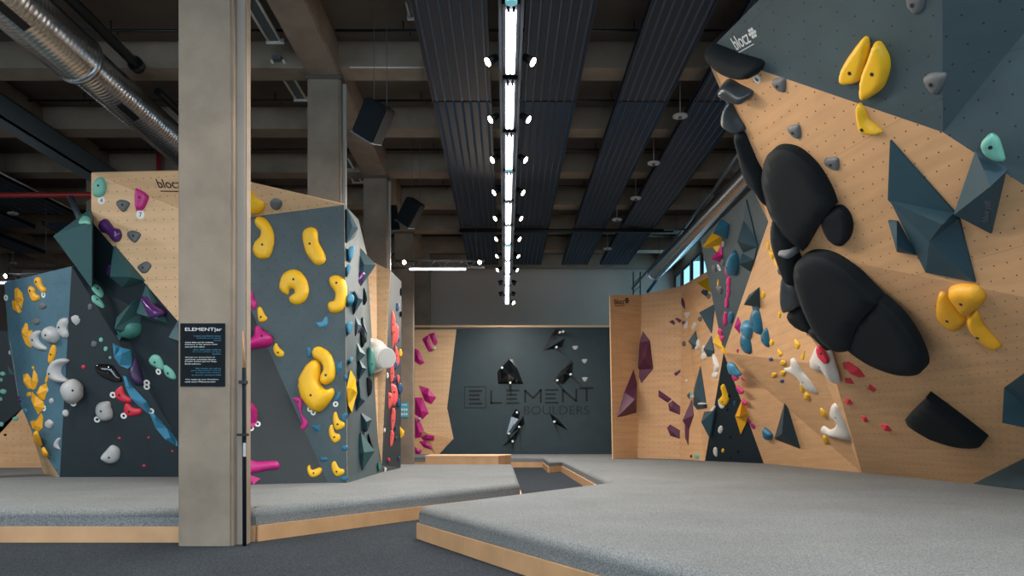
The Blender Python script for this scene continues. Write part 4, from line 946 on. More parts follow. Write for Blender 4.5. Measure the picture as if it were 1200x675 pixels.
put('blue holds on the slate face', '%s', [
 ('c', '320,597 345,590 360,570 370,580 365,608 340,620 326,612', 'sky', 'bright blue hold under the middle yellow horseshoe'),
 ('d', '280,65 290,55 300,70 300,98 286,100', 'blue', 'blue hold left of the big curved yellow hold'), ('d', '398,125 428,115 428,150 410,173 400,150', 'blue', 'blue hold right of the big curved yellow hold', dict(mode='facet', bolt=False)),
 ('d', '392,285 410,245 422,255 415,280', 'blue', 'blue hold right of the largest yellow hold, upper'), ('d', '425,345 440,332 452,340 440,370 427,362', 'blue', 'blue hold beside the two yellow boot holds'),
 ('d', '300,388 340,383 335,410 318,412', 'blue', 'blue hold right of the magenta bone hold', dict(mode='facet', bolt=False)), ('d', '@440,479,14,12', 'blue', 'blue chip above the lowest yellow boot hold'),
 ('d', '@353,526,17,10', 'blue', 'blue chip above the upward yellow horseshoe'), ('d', '@438,607,16,11', 'blue', 'blue chip lowest at the slate corner'), ('d', '448,175 460,170 462,195 450,200', 'blue', 'blue hold on the corner left of the yellow spindle')])
put('magenta holds right of the column', '%s', [
 ('c', '10,455 50,462 58,490 72,510 62,545 40,520 10,500', 'magenta', 'magenta hold at the column edge, highest of the magenta ones'),
 ('c', '10,690 60,650 65,615 83,605 102,628 140,650 148,672 130,690 60,700 10,710', 'magenta', 'magenta star shaped hold beside the column', dict(H=.16)),
 ('d', '222,272 255,268 265,290 260,335 288,370 272,403 250,400 262,370 240,300', 'magenta', 'magenta bone shaped hold on the diagonal fold'),
 ('d', '10,285 60,290 78,320 75,370 60,390 10,380', 'magenta', 'magenta block hold at the column edge, middle height', dict(mode='facet', bolt=False, H=.2)),
 ('d', '5,512 40,522 75,535 150,532 170,545 165,565 120,570 60,583 5,583', 'magenta', 'long magenta pointing hold near the mat'), ('d', '5,587 45,590 90,605 60,630 20,640 5,630', 'magenta', 'magenta wedge hold lowest by the column', dict(mode='facet', bolt=False, H=.15))])
for fr, x, y, l in (('d', 50, 398, 'left of two under the magenta block'), ('d', 78, 380, 'right of two under the magenta block'), ('d', 296, 318, 'left of two under the largest yellow hold'), ('d', 310, 332, 'right of two under the largest yellow hold'), ('d', 403, 297, 'under the blue hold by the largest yellow hold')):
    ring_tag(fr, x, y, 'small round white route tag, '+l, .042)
# --- right flank of the tall left block (seen at a glance)
SD = dict(nrm=(.3, -.95, .05), back=.5, lift=.3)
put('volumes on the right flank of the tall left block', '%s', [
 ('q', '95,205 200,320 140,400 90,372', 'vol', 'big teal triangular volume standing out at the top of the flank', dict(H=.12)),
 ('q', '66,55 118,150 65,215', 'vol', 'teal facet volume at the very top corner of the flank', dict(H=.05)),
 ('q', '100,440 140,482 100,548 88,470', 'vol', 'teal pyramid volume below the big triangular one', dict(H=.15)),
 ('q', '100,550 135,600 110,645 95,610', 'vol_grey', 'grey teal volume between the purple hold and the pyramids', dict(H=.1)),
 ('d', '485,30 528,92 495,118 475,115', 'vol_grey', 'grey pyramid volume at mid height of the flank, topmost of the lower chain', dict(H=.15)),
 ('d', '500,110 532,150 500,195 488,160', 'vol', 'small teal pyramid volume, second of the lower chain', dict(H=.15)),
 ('d', '500,195 525,285 490,325 482,280', 'vol', 'teal pyramid volume right of the yellow spindle', dict(H=.15)),
 ('d', '505,330 553,360 535,410 503,400', 'vol', 'teal block volume above the largest pyramid', dict(H=.15)),
 ('d', '508,415 565,493 515,572 486,508', 'vol_teal', 'largest teal pyramid volume low on the flank', dict(H=.2, apex=[(520, 498, 1)])),
 ('d', '540,420 560,480 548,490', 'black', 'thin black wedge volume behind the largest pyramid', dict(H=.1)),
 ('q', '140,560 160,640 158,675 130,600', 'vol_grey', 'grey teal volume edge above the white cup', dict(H=.1))], **VOL, **SD)
put('holds on the right flank of the tall left block', '%s', [
 ('q', '75,240 102,235 92,285 78,290', 'sky', 'bright blue hold at the top of the flank'), ('q', '68,318 85,325 72,363', 'sky', 'bright blue triangular hold second on the flank'), ('q', '@83,475,17,22', 'sky', 'bright blue hold beside the teal pyramid'),
 ('q', '66,587 92,590 78,638', 'sky', 'bright blue pointed hold below the teal pyramid'), ('q', '100,388 130,348 150,360 140,390 112,405', 'purple', 'purple hold on the big triangular volume'), ('q', '@122,608,13,22', 'purple', 'purple hold on the grey volume, lower on the flank'),
 ('q', '145,425 160,480 145,500', 'black', 'black hold at the plywood edge, upper'), ('q', '130,620 150,670 138,700', 'black', 'black hold at the plywood edge, middle'), ('r', '120,20 138,22 140,60 130,98', 'black', 'black hold at the plywood edge, below the middle one'),
 ('r', '150,235 172,250 170,300 155,310', 'black', 'black hold under the mint cup base'),
 ('d', '465,155 485,190 492,250 470,332 455,300 448,230', 'yellow', 'yellow spindle shaped hold on the flank', dict(mode='facet', bolt=False, H=.14)),
 ('d', '540,60 560,80 567,150 545,182 530,130', 'teal', 'mint green base hold beside the white cup', dict(H=.12)),
 ('r', '@82,155,7,10', 'sky', 'small bright blue chip left of the grey pyramid'), ('r', '@205,625,6,20', 'teal', 'mint chip at the tip of the plywood sliver')], **SD)
# white cup: a flared tube standing off the wall
c0 = P(436.5, 417, 15.2); c1 = P(453, 419.5, 14.75); ax = (c1-c0).normalized()
bm = bmesh.new(); tube(bm, c0-ax*.1, c0+ax*.03, .33, 28); tube(bm, c0+ax*.03, c1, .26, 28, .19)
o = recenter(bm_obj('climbing_hold', bm, 'white')); tag(o, 'white cup shaped hold standing out beside the plywood sliver', 'climbing hold')
bm = bmesh.new(); tube(bm, c1, c1+ax*.012, .175, 28); bm_obj('cup_face', bm, 'pale', o)
SE = dict(nrm=(.3, -.95, 0), back=.35, lift=.12)
put('coral holds on the far end of the tall left block', 'coral red hold in the chain at the far end, %s from the top', [
 ('q', '275,530 292,575 280,640 266,600', 'coral'), ('q', '285,585 305,620 300,680 268,690 268,640', 'coral'), ('r', '250,12 275,2 290,15 285,60 270,85 258,110 248,60', 'coral'), ('r', '275,95 290,130 292,170 275,190 270,140', 'coral'),
 ('r', '250,150 265,170 270,230 255,260 247,210', 'coral'), ('r', '250,262 280,275 285,330 265,360 255,320', 'coral'), ('r', '240,302 262,312 262,350 243,373', 'coral'), ('r', '280,225 295,230 288,262', 'coral'),
 ('r', '262,370 275,380 272,440 258,470 254,420', 'coral'), ('r', '255,470 270,480 262,530 250,533', 'coral'), ('r', '@247,596,7,8', 'red', 'small red chip low at the far end of the block')], **SE)
put('navy holds on the far end of the tall left block', 'navy blue hold at the far end of the block, %s from the top', [
 ('q', '@300,515,10,18', 'navy'), ('r', '@285,65,10,14', 'navy'), ('r', '@273,180,11,20', 'navy'), ('r', '@268,240,10,14', 'navy'), ('r', '@294,280,13,24', 'navy'), ('r', '@290,345,8,18', 'navy'), ('q', '@318,445,5,18', 'black', 'black hold on the top outer edge of the far end'),
 ('q', '@318,548,5,13', 'black', 'black hold on the outer edge below the first'), ('r', '@278,455,4,7', 'navy'), ('r', '@278,500,4,6', 'navy'), ('r', '@292,590,4,7', 'navy'),
 ('r', '@297,125,8,18', 'yellow', 'small yellow hold on the outer edge of the far end'), ('r', '294,448 315,470 312,490 294,503', 'yellow', 'yellow wedge hold standing out at the far end', dict(mode='facet', bolt=False)),
 ('r', '@240,225,6,14', 'white', 'small white hold left of the coral chain, upper'), ('r', '@228,465,5,10', 'white', 'small white hold on the plywood sliver edge'), ('r', '227,630 238,635 228,655', 'white', 'small white triangle hold near the mat')], **SE)
# --- rear wall
K_ = dict(mode='facet', bolt=False)
put('magenta holds on the rear plywood', 'magenta faceted hold on the rear plywood, %s from the top', [
 ('e', '123,97 150,78 168,148 150,150', 'magenta'), ('e', '150,76 175,70 188,110 180,125 170,120', 'magenta'), ('e', '92,135 110,145 133,195 115,205 92,190', 'magenta'), ('e', '110,290 150,302 182,340 162,368 135,355 120,318', 'magenta'),
 ('e', '93,340 125,340 150,405 125,430 93,410', 'magenta'), ('e', '93,422 112,430 135,490 120,505 93,512', 'magenta'), ('e', '108,512 140,495 172,502 170,520 135,520', 'magenta'), ('e', '110,522 140,520 175,545 165,558 130,548', 'magenta'), ('e', '93,545 123,560 115,577 93,573', 'magenta')], **K_)
put('glossy black holds on the rear wall', '%s', [
 ('e', '485,180 500,180 520,220 545,283 440,282 437,232', 'gloss', 'glossy black trapezoid hold above the first letters', dict(H=.35, apex=[(478, 240, 1), (505, 238, .9)])),
 ('e', '680,55 700,55 700,78 625,147 660,82', 'gloss', 'glossy black wing hold at the upper right, upper piece', dict(H=.25)), ('e', '635,142 718,92 705,130 680,136', 'gloss', 'glossy black wing hold at the upper right, lower piece', dict(H=.2)),
 ('e', '745,185 752,195 748,245 710,285 675,268 700,230', 'gloss', 'glossy black leaf hold above the last letters', dict(H=.3, apex=[(715, 240, 1)])),
 ('e', '512,388 530,400 525,430 473,497 495,420', 'gloss', 'glossy black shard below the wordmark, left one', dict(H=.25)), ('e', '545,415 550,450 495,490', 'gloss', 'glossy black shard below the wordmark, second from left', dict(H=.2)),
 ('e', '530,470 515,515 458,543', 'gloss', 'lowest glossy black shard near the mat', dict(H=.2)), ('e', '655,405 690,430 728,475 670,445', 'gloss', 'glossy black shard below the wordmark, right one', dict(H=.2))], **K_)
put('pale chips on the rear wall', 'small pale grey hold on the dark rear wall, %s from the top', [('e', '750,126 772,126 768,138 760,142 752,137', 'pale'), ('e', '789,182 810,181 807,193 799,199 791,192', 'pale'), ('e', '790,257 812,257 808,269 801,275 793,268', 'pale')], soft=True)
for x, y, l in ((711, 65, 'at the upper black wing hold'), (697, 68, 'beside the one at the upper black wing hold'), (683, 130, 'on the lower black wing piece'), (456, 216, 'left of the black trapezoid'), (490, 278, 'under the black trapezoid'), (742, 243, 'right of the black leaf hold'),
                (686, 268, 'at the foot of the black leaf hold'), (518, 402, 'on the left black shard below the letters'), (527, 462, 'under the second black shard'), (484, 490, 'at the foot of the left black shard'), (500, 523, 'on the lowest black shard'), (674, 441, 'on the right black shard'), (176, 134, 'under the top magenta hold'), (113, 428, 'at the middle magenta hold')):
    X_, Yp = px('e', x, y); h_ = P(X_, Yp, 26.12 if x > 200 else 26.3)
    bm = bmesh.new(); tube(bm, h_, h_+Vector((0, .36 if x > 200 else .19, 0)), .035, 14); o = recenter(bm_obj('route_tag', bm, 'white_ink')); tag(o, 'small round white route tag '+l, 'route tag')
# --- rear right plywood wall
put('plum coloured holds', '%s', [
 ('g', '195,30 225,70 240,195 188,258 168,200 180,80', 'plum', 'tall plum volume at the folded panel edge', dict(H=.3, apex=[(205, 150, 1)], name='climbing_volume')),
 ('g', '170,200 185,265 182,388 90,415 130,300', 'plum', 'plum wedge volume pointing down left under the tall one', dict(H=.35, apex=[(165, 330, 1)], name='climbing_volume')),
 ('g', '268,288 325,328 308,345 268,318', 'plum', 'plum flat hold shaped like a slanted bar'), ('g', '310,350 330,335 362,360 362,398 315,380', 'plum', 'plum hold below the slanted bar'),
 ('g', '305,455 318,440 360,465 360,503 320,490', 'plum', 'plum hold lowest on the plain panel'), ('g', '335,215 365,198 365,210 345,228', 'plum', 'small plum chip at the panel joint'),
 ('g', '408,330 415,400 395,460 392,530 380,500 378,440', 'plum', 'slim plum blade volume standing near the mat', dict(H=.2, name='climbing_volume')), ('f', '363,490 370,483 392,510 385,537 370,520', 'plum', 'plum hold highest on the curved panel'),
 ('f', '315,590 330,580 342,592 338,604', 'plum', 'small plum hold, left of a pair'), ('f', '340,575 352,571 370,582 362,595', 'plum', 'small plum hold, right of a pair')], **K_)
put('grey holds on the rear right plywood', 'grey hold on the rear right plywood, %s from the top', [('u', '@250,418,14,15', 'grey'), ('u', '@369,393,13,19', 'grey'), ('u', '@252,570,13,19', 'grey'), ('u', '@430,228,14,20', 'grey'), ('f', '@450,577,8,12', 'grey')])
put('white holds on the rear right plywood', 'white blade hold on the rear right plywood, %s from the top', [
 ('u', '258,345 292,345 280,390 265,372', 'white'), ('u', '255,435 272,412 290,388 288,435 264,462', 'white'), ('u', '325,412 340,435 315,472 312,450', 'white'), ('u', '355,535 362,590 345,618 330,600 340,565', 'white'),
 ('u', '385,590 400,582 406,600 392,640 398,662 385,660', 'white'), ('g', '505,127 520,150 530,190 515,215 512,180', 'white'), ('g', '@516,222,12,17', 'white'), ('w', '@310,85,13,22', 'white'),
 ('w', '350,385 372,365 368,385 352,408', 'white'), ('w', '@213,222,6,8', 'white')])
put('teal volumes on the rear right plywood', '%s', [
 ('u', '395,320 455,280 430,490 390,370', 'vol', 'teal diamond volume high on the curved panel', dict(H=.3)), ('u', '325,478 345,590 325,612 300,610 300,560', 'vol', 'teal narrow volume left of the white blades', dict(H=.2)),
 ('u', '437,515 457,620 455,655 412,665 412,600', 'vol', 'teal narrow volume between the white blades and the yellow volume', dict(H=.2)), ('u', '382,178 415,182 415,235 383,212', 'vol', 'small dark teal block under the yellow fin', dict(H=.15)),
 ('g', '447,185 475,368 413,378 418,290', 'vol', 'large teal triangle volume in the middle of the curved panel', dict(H=.15)), ('g', '462,385 505,380 485,500 460,430', 'vol', 'teal downward triangle volume beside the dark base facet', dict(H=.2)),
 ('g', '390,312 405,300 405,332', 'vol', 'tiny teal triangle left of the large teal one', dict(H=.05))], **VOL)
put('chips low on the rear right plywood', '%s', [('g', '@436,578,9,13', 'mint', 'mint chip lowest on the curved panel'), ('g', '@411,580,4,7', 'black', 'tiny black chip beside the lowest mint chip'), ('w', '@238,300,4,22', 'mint', 'mint strip on the large teal triangle edge'), ('w', '252,305 268,312 262,322', 'white', 'small white wing chip on the large teal triangle', dict(back=-.0, H=.2)), ('w', '295,345 312,352 305,358', 'white', 'tiny white wing chip low on the large teal triangle', dict(H=.2))])
put('yellow fins', '%s', [('u', '420,78 442,212 400,185 375,140', 'yellow', 'yellow fin volume at the upper end of the curved panel', dict(H=.4, apex=[(420, 150, 1)], name='climbing_volume')),
 ('u', '490,493 530,600 542,645 500,610 468,560', 'yellow', 'yellow triangle volume beside the slate tip', dict(H=.15, lift=.12, back=.2, name='climbing_volume'))], **K_)
# --- dark base facet
put('holds on the dark base facet', '%s', [
 ('g', '540,275 555,265 568,300 577,330 560,360 540,352 532,332 547,312', 'yellow', 'yellow saddle hold on the dark base facet'), ('g', '530,330 540,352 558,362 545,372 532,355', 'white', 'white rim hold under the yellow saddle'),
 ('g', '630,330 655,400 645,440 622,490 597,410', 'orange_yellow', 'yellow diamond volume at the right edge of the dark base facet', dict(mode='facet', bolt=False, H=.3, apex=[(632, 400, 1)], name='climbing_volume', surf='R8')),
 ('g', '545,447 550,465 540,482 529,470 533,452', 'white', 'white hold in the middle of the dark base facet'), ('g', '510,545 524,545 525,582 510,570', 'white', 'white hold lowest on the dark base facet'),
 ('g', '@551,556,6,9', 'yellow', 'small yellow chip beside the lowest white hold'), ('g', '@602,348,7,12', 'navy', 'dark blue chip between the yellow saddle and diamond'),
 ('g', '@578,315,7,9', 'black', 'black chip right of the yellow saddle'), ('g', '@545,265,6,7', 'black', 'black chip above the yellow saddle'), ('g', '@568,376,5,6', 'black', 'black chip below the yellow saddle'), ('g', '@583,497,5,6', 'black', 'black chip below the yellow diamond'),
 ('g', '@617,558,5,6', 'black', 'black chip low right on the dark base facet'), ('g', '@585,588,5,5', 'black', 'black chip nearest the mat on the dark base facet')])
put('holds along the slanting plywood edge', '%s', [
 ('g', '568,172 590,178 610,205 625,228 608,233 580,215', 'sky', 'light blue striped hold at the tip of the dark base facet', dict(surf='R7')),
 ('g', '590,222 618,240 600,250', 'pink', 'pink blade, uppermost along the slanting plywood edge', dict(surf='R7')), ('g', '608,272 640,300 625,307', 'pink', 'pink blade, second along the slanting plywood edge', dict(surf='R7')),
 ('g', '633,330 655,352 640,355', 'pink', 'pink blade, third along the slanting plywood edge', dict(surf='R7')), ('g', '657,413 672,425 675,440 662,435', 'magenta', 'magenta chip right of the yellow diamond, upper', dict(surf='R7')),
 ('g', '672,435 690,445 696,466 682,460', 'magenta', 'magenta chip right of the yellow diamond, lower', dict(surf='R7')), ('j', '30,228 48,248 35,245', 'pink', 'thin pink sliver hold just below the fold')], soft=True)
# --- slate facet high on the right
put('holds on the high slate facet', '%s', [
 ('t', '130,285 132,400 128,470 105,535 70,490 28,440 60,375', 'yellow', 'yellow fin volume at the top left of the high slate facet', dict(mode='facet', bolt=False, H=.4, apex=[(115, 400, 1), (100, 480, .7)], name='climbing_volume')),
 ('t', '145,262 205,300 190,415 165,380 140,310', 'blue', 'blue volume right of the yellow fin', dict(mode='facet', bolt=False, H=.25, name='climbing_volume')), ('t', '155,440 162,540 150,602 115,590 125,510', 'magenta', 'magenta hold under the yellow fin', dict(mode='facet', bolt=False, H=.2)),
 ('t', '95,610 118,615 130,645 118,672 100,650', 'grey', 'grey hold left of the route tag on the high slate facet'), ('t', '160,562 182,562 195,600 180,622 162,600', 'grey', 'grey hold right of the magenta one'), ('t', '@180,445,9,25', 'white', 'small white hold under the blue volume'),
 ('f', '590,280 608,330 600,385 582,382 567,325', 'blue', 'large blue spindle hold on the high slate facet', dict(H=.15)),
 ('f', '640,60 690,265 628,290 630,150', 'vol', 'slender teal volume, upper half of the tall diamond', dict(mode='facet', bolt=False, H=.25, name='climbing_volume')), ('f', '628,292 690,267 680,320 660,372', 'vol', 'teal volume, lower half of the tall diamond', dict(mode='facet', bolt=False, H=.2, name='climbing_volume')),
 ('f', '528,405 533,405 533,428 526,430', 'yellow', 'tiny yellow stem hold above a grey hold'), ('f', '522,432 545,438 542,470 528,455', 'grey', 'grey pointed hold below the tiny yellow stem'), ('f', '@584,570,12,27', 'blue', 'blue hold at the lower right edge of the high slate facet')])
put('pink chain on the high slate facet', 'pink hold in the vertical chain on the slate facet, %s from the top', [('f', '@568,362,8,22', 'pink'), ('f', '@575,412,9,22', 'pink'), ('f', '@574,455,8,28', 'pink'), ('f', '@567,505,8,25', 'pink'), ('f', '@560,577,9,32', 'pink'),
 ('i', '@88,636,9,18,-20', 'pink'), ('i', '@96,662,8,14,-15', 'pink')])
ring_tag('t', 152, 632, 'small oval white route tag on the high slate facet', .07)
# --- plywood facet right of it
put('blue holds on the middle plywood facet', '%s', [
 ('v', '185,210 250,160 255,290 220,330', 'vol', 'teal pyramid volume above the blue holds', dict(mode='facet', bolt=False, H=.3, apex=[(222, 258, 1)], name='climbing_volume')),
 ('v', '225,312 256,292 280,375 285,450 262,462 217,395', 'blue', 'large blue hold directly below the teal pyramid'), ('v', '160,388 190,372 222,420 205,493 165,442', 'sky', 'striped blue hold left of the large blue one', dict(H=.12)),
 ('v', '165,447 200,480 217,575 195,592 170,560 153,505', 'blue', 'long blue hold, lowest of the blue group'), ('v', '290,465 318,420 335,480 335,548 302,520', 'blue', 'blue sail hold at the right of the blue group'),
 ('v', '@355,626,14,11,40', 'navy', 'small navy chip just under the fold'), ('v', '133,347 150,385 145,455 110,408', 'magenta', 'magenta diamond hold left of the blue group', dict(mode='facet', bolt=False)), ('v', '127,562 142,558 138,585', 'magenta', 'small magenta triangle chip under the diamond')])
put('yellow chips around the fold', 'yellow chip on the middle plywood, %s from the top', [
 ('f', '738,240 755,240 750,275', 'yellow'), ('f', '755,275 775,290 768,317 757,300', 'yellow'), ('f', '775,320 790,330 795,350 780,342', 'yellow'), ('v', '@302,200,13,25', 'yellow'), ('v', '@411,330,9,23', 'yellow'), ('v', '@360,515,13,22', 'yellow'),
 ('v', '510,492 525,503 543,530 530,560 515,535', 'yellow'), ('v', '400,557 415,570 430,592 415,610 402,588', 'yellow'), ('v', '575,567 575,600 568,630 550,612 560,595', 'yellow'), ('j', '@215,172,15,11,30', 'yellow'), ('j', '@175,224,12,11', 'yellow'), ('j', '@213,216,13,12', 'yellow'),
 ('j', '288,262 308,290 296,300', 'yellow'), ('j', '@318,318,11,18,-25', 'yellow'), ('j', '378,370 392,380 405,400 400,414 382,395', 'yellow'), ('j', '390,490 402,495 415,520 405,530 392,512', 'yellow')])
put('other holds on the lower right plywood', '%s', [
 ('j', '245,157 262,160 285,190 300,215 330,250 362,303 335,300 300,275 275,235 225,210 217,197 243,190', 'white', 'white bone shaped hold on the lower right plywood', dict(H=.06)),
 ('j', '360,90 345,118 332,150 340,195 380,215 405,212 430,250 445,270 440,235 425,190 410,140 390,105', 'white', 'white hold with a red oval face under the black volumes', dict(H=.14)),
 ('j', '443,352 420,370 422,408 447,425 440,455 415,468 388,452 377,468 400,485 440,500 515,510 500,450 475,400', 'white', 'white spiked hold lowest of the white ones', dict(H=.09)),
 ('j', '@210,250,9,8', 'navy', 'small navy chip beside the yellow chips'), ('j', '125,462 135,460 162,488 155,512 135,500', 'blue', 'blue fin left of the dark triangle', dict(H=.12)),
 ('j', '200,350 265,558 155,515', 'vol_dark', 'dark teal triangle volume low on the right plywood', dict(mode='facet', bolt=False, H=.5, apex=[(212, 480, .5)], name='climbing_volume')),
])
h0, n0 = hit(962, 412); o = hold('j', '@388,133,21,46,-25', 'red', H=.05, back=.1, nrm=tuple((CAM-h0).normalized()+Vector((-.2, 0, 0))), depth=h0.y-.33); tag(o, 'red oval insert on the white hold under the black volumes', 'climbing hold')
put('red shards on the right overhang', 'red shard hold on the right overhang, %s from the top', [
 ('j', '475,175 500,170 545,200 572,235 550,240 500,205 480,200', 'red', 'longest red blade hold on the right overhang'), ('j', '485,240 510,238 527,265 490,262', 'red'), ('j', '595,265 625,290 615,300 583,288', 'red'), ('j', '488,330 505,330 522,350 510,358 485,345', 'red'),
 ('j', '557,405 575,408 592,430 575,433', 'red'), ('j', '645,443 670,445 693,470 680,475 650,460', 'red'), ('j', '328,43 350,45 357,62', 'pink', 'small pink tip peeking under the black volumes')], mode='facet', bolt=False)
# --- the big prow: upper part
put('holds on the prow', '%s', [
 ('m', '583,135 600,140 605,170 600,215 575,298 520,310 497,290 510,235', 'yellow', 'yellow wing hold high on the prow, left wing', dict(H=.07, flat=.5, soft=False, surf='R1')), ('m', '620,157 645,155 675,210 678,255 655,325 590,367 573,350 573,285 603,205', 'yellow', 'yellow wing hold high on the prow, right wing', dict(H=.08, flat=.5, soft=False, surf='R1')),
 ('m', '560,395 570,378 585,400 600,435 640,470 645,485 600,484 572,470', 'yellow', 'yellow boot hold below the two wings', dict(H=.08, surf='R2')),
 ('m', '738,0 745,-22 800,-22 806,0 797,35 775,55 748,35', 'grey', 'grey hold cut by the top edge of the picture', dict(surf='R1')), ('m', '800,288 830,266 876,268 874,305 848,342 820,328', 'grey', 'grey hold right of the yellow wings'),
 ('m', '1005,522 1045,480 1075,498 1090,545 1100,583 1060,583 1020,560', 'mint', 'mint green shell hold at the right edge', dict(soft=False, flat=.7, surf='R1b')), ('m', '258,290 285,282 305,286 305,330 290,333 264,315', 'grey', 'grey hold on the prow plywood, highest of three', dict(surf='R2')),
 ('m', '312,462 345,450 358,458 360,498 335,495', 'grey', 'grey hold on the prow plywood, middle of three', dict(surf='R2')), ('m', '445,576 480,567 497,575 495,614 455,600', 'grey', 'grey hold on the prow plywood, lowest of three', dict(surf='R2')),
 ('l', '268,80 275,12 295,15 330,55 365,97 362,120 340,142 290,110', 'orange_yellow', 'left piece of the yellow trio on the right overhang', dict(H=.09, soft=False, flat=.6)), ('l', '305,2 340,-10 400,-5 430,30 415,60 370,90 340,55 312,15', 'orange_yellow', 'upper piece of the yellow trio on the right overhang', dict(H=.11, soft=False, flat=.6, surf='R3')),
 ('l', '372,95 400,78 420,120 450,155 475,185 475,197 440,185 385,135', 'orange_yellow', 'lower pointed piece of the yellow trio on the right overhang', dict(H=.09))])
ring_tag('m', 205, 283, 'round white tag with the number 6 on the prow', .05, '6', surf='R2')
put('teal volumes on the prow', '%s', [
 ('k', '133,62 125,280 275,582 470,622 405,370 387,347', 'vol', 'biggest teal faceted volume on the prow plywood', dict(H=.2, apex=[(136, 285, .75), (380, 352, .85), (300, 450, .7)], surf='R2')),
 ('k', '470,103 588,187 532,430 386,348', 'vol', 'teal volume with blue pill lettering at its right face', dict(H=.2, apex=[(398, 343, .8), (580, 192, .9)], surf='R2')),
 ('k', '130,375 165,378 240,510 165,497', 'vol', 'small teal volume tucked left of the biggest one', dict(H=.15, apex=[(185, 425, 1)], surf='R2')),
 ('l', '478,345 562,285 660,225 660,500 562,468 478,440', 'vol', 'teal volume cut by the right edge of the picture', dict(H=.4, apex=[(490, 437, .6), (590, 370, 1)]))], **VOL)
bp = dict(surf='R2', bolt=False)
put('black macro volumes', '%s', [
 ('F', '903,178 915,172.5 934,177 955,196 970,220 977,238 976,243 958,266 943.5,291 940,290 918,272 903,247 895,215 897,192', 'black', 'big black oval volume with a pointed foot, upper one', dict(H=.13, flat=.35, rim=.72)),
 ('F', '985,243 995,255 997,272 990,286 978,285 967,272 964,255 973,245', 'black', 'small black oval volume right of the upper big one', dict(H=.09, flat=.4, rim=.7)),
 ('F', '939,302 952,297 972,300 995,314 1015,335 1030,351 1027,356 1007,380 999,404 994,409 978,408 960,392 944,362 935,335 933,315', 'black', 'biggest black oval volume in the middle of the prow', dict(H=.17, flat=.35, rim=.75)),
 ('F', '1032,350 1036,352 1055,370 1073,396 1083,420 1083,432 1073,438 1050,437 1022,427 1000,413 993,405 995,399 1005,378 1028,351', 'black', 'black half oval volume lower right of the biggest one', dict(H=.13, flat=.35, rim=.72)),
 ('l', '246,351 252,350 340,415 428,484 432,492 422,509 395,514 345,511 290,497 240,475 190,444 178,424 180,414 210,385', 'black', 'black half oval volume alone on the lower overhang', dict(H=.14, flat=.35, rim=.75, surf='R3')),
 ('m', '22,170 65,182 130,208 212,236 200,272 180,284 140,283 85,262 35,215', 'black', 'black bowl volume at the tip of the prow', dict(H=.16, flat=.8, back=.22)),
 ('m', '75,305 95,298 130,318 175,342 170,365 155,373 120,365 88,348 70,325', 'satin', 'second black bowl volume down the prow edge', dict(H=.16, flat=.8, back=.2)),
 ('m', '98,372 112,395 130,430 155,475 120,477 85,455 75,425 82,392', 'satin', 'third black bowl volume, hanging off the prow edge', dict(H=.12, flat=.9, back=.22)),
 ('h', '135,395 165,398 185,440 215,510 245,570 278,675 255,668 215,615 190,590 165,530 148,460', 'black', 'long black volume hanging off the prow edge below the bowls', dict(H=.12, flat=.8, back=.25)),
 ('i', '325,122 345,128 372,165 405,215 418,270 432,345 430,428 385,420 362,385 335,310 312,230 311,165', 'black', 'tall black volume under the prow edge, upper one', dict(H=.14, flat=.7, back=.3)),
 ('i', '357,395 382,415 430,432 442,520 375,553 352,510 350,450', 'satin', 'glossy black volume under the prow, above the cut black one', dict(H=.12, flat=.9, back=.3)),
 ('i', '375,556 440,522 460,540 490,600 512,645 470,640 420,615 390,585', 'black', 'black volume with a straight upper cut, under the glossy one', dict(H=.08, flat=.5, back=.3, soft=False)),
 ('j', '322,20 380,5 470,20 450,85 440,112 415,118 390,95 355,60', 'black', 'lowest black volume of the prow chain', dict(H=.12, flat=.7, back=.3)),
 ('i', '358,262 378,258 410,270 418,300 385,290 362,280', 'grey', 'grey silver hold on the tall black volume', dict(H=.2, back=.1)),
 ('f', '@800,370,9,16,-30', 'grey', 'grey hold left of the glossy black volume')], name='climbing_volume', **bp)
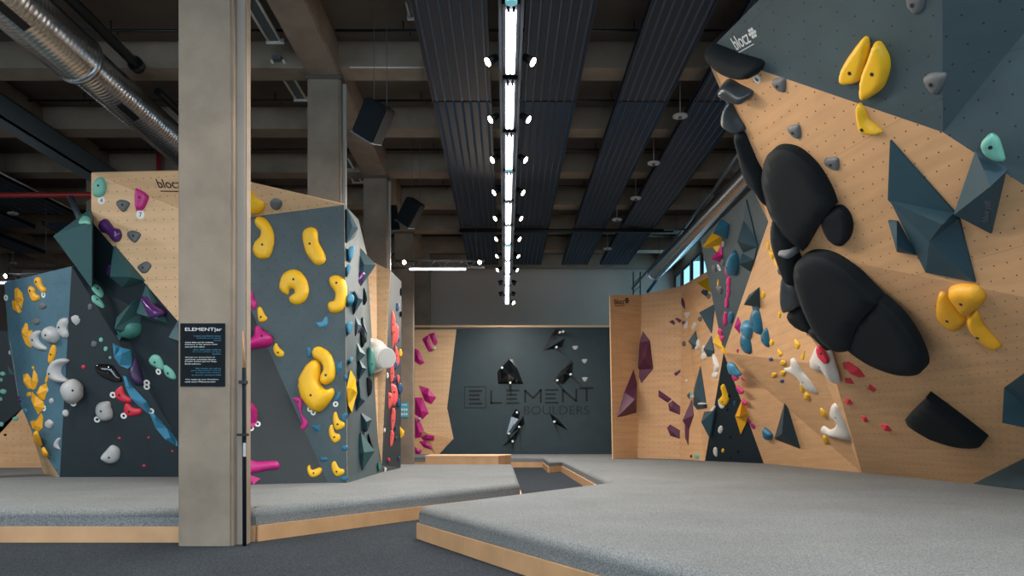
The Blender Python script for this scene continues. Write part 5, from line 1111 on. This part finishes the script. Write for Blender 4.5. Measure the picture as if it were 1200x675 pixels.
# --- maker's marks
def mark(fr, x0, y0, x1, y1, hgt, m, parent, surf=None, flower=True):
    a_, n = hit(*px(fr, x0, y0), surf); b_, _ = hit(*px(fr, x1, y1), surf)
    s_ = SURF.get(surf); 
    d_ = ray(*px(fr, x1, y1)); b_ = CAM+d_*(n.dot(a_-CAM)/n.dot(d_)); w_ = (b_-a_).length; x = (b_-a_).normalized()
    text_on('maker_mark', 'blocz', a_, b_-a_, n, w_, w_*hgt, m, parent)
    y = n.cross(x)
    bm = bmesh.new(); q1 = a_-y*w_*.13+n*.003; vs = [bm.verts.new(k) for k in (q1, q1+x*w_*1.05, q1+x*w_*1.05+y*w_*.035, q1+y*w_*.035)]; bm.faces.new(vs); ex = bmesh.ops.extrude_face_region(bm, geom=list(bm.faces))
    bmesh.ops.translate(bm, verts=[k for k in ex['geom'] if isinstance(k, bmesh.types.BMVert)], vec=n*.002); bm_obj('maker_mark', bm, m, parent)
    if flower:
        bm = bmesh.new(); c_ = a_+x*w_*1.3+y*w_*.28; r_ = w_*.075
        for i in range(7):
            cc = c_ if i == 6 else c_+x*math.cos(i*math.pi/3)*r_*2.1+y*math.sin(i*math.pi/3)*r_*2.1
            tube(bm, cc, cc+n*.006, r_*.95, 7)
        bm_obj('maker_mark', bm, m, parent)
mark('m', 135, 180, 187, 150, .55, 'white_ink', LR, 'R1'); mark('y', 592, 185, 760, 188, .32, 'ink', LA, None, False); mark('f', 76, 512, 118, 512, .4, 'ink', LE, 'E_a')
a_, n = hit(*px('k', 535, 372), 'R2'); b_ = a_+(hit(*px('k', 550, 292), 'R2')[0]-a_)
vol2 = [o for o in bpy.data.objects if o.get('label', '').startswith('teal volume with blue pill')][0]
# the lettering lies on the lower right face of that volume
me = vol2.data; best = None
for p_ in me.polygons:
    c_ = vol2.matrix_world @ p_.center if False else vol2.matrix_basis @ p_.center
    sx = VX+F*c_.x/c_.y; sy = VY-F*(c_.z-CAMZ)/c_.y; dd = (sx-1159)**2+(sy-250)**2
    nw = (vol2.matrix_basis.to_3x3() @ p_.normal)
    if p_.area > .03 and (best is None or dd < best[0]) and nw.dot(CAM-c_) > 0: best = (dd, c_, nw)
if best:
    _, c_, nw = best; R_ = lambda x, y: CAM+ray(*px('k', x, y))*(nw.dot(c_-CAM)/nw.dot(ray(*px('k', x, y))))
    a_, b_ = R_(540, 372), R_(552, 292); text_on('maker_mark', 'blue pill', a_, b_-a_, nw, (b_-a_).length, (b_-a_).length*.2, 'grey', vol2, .004)
print('holds', NH)
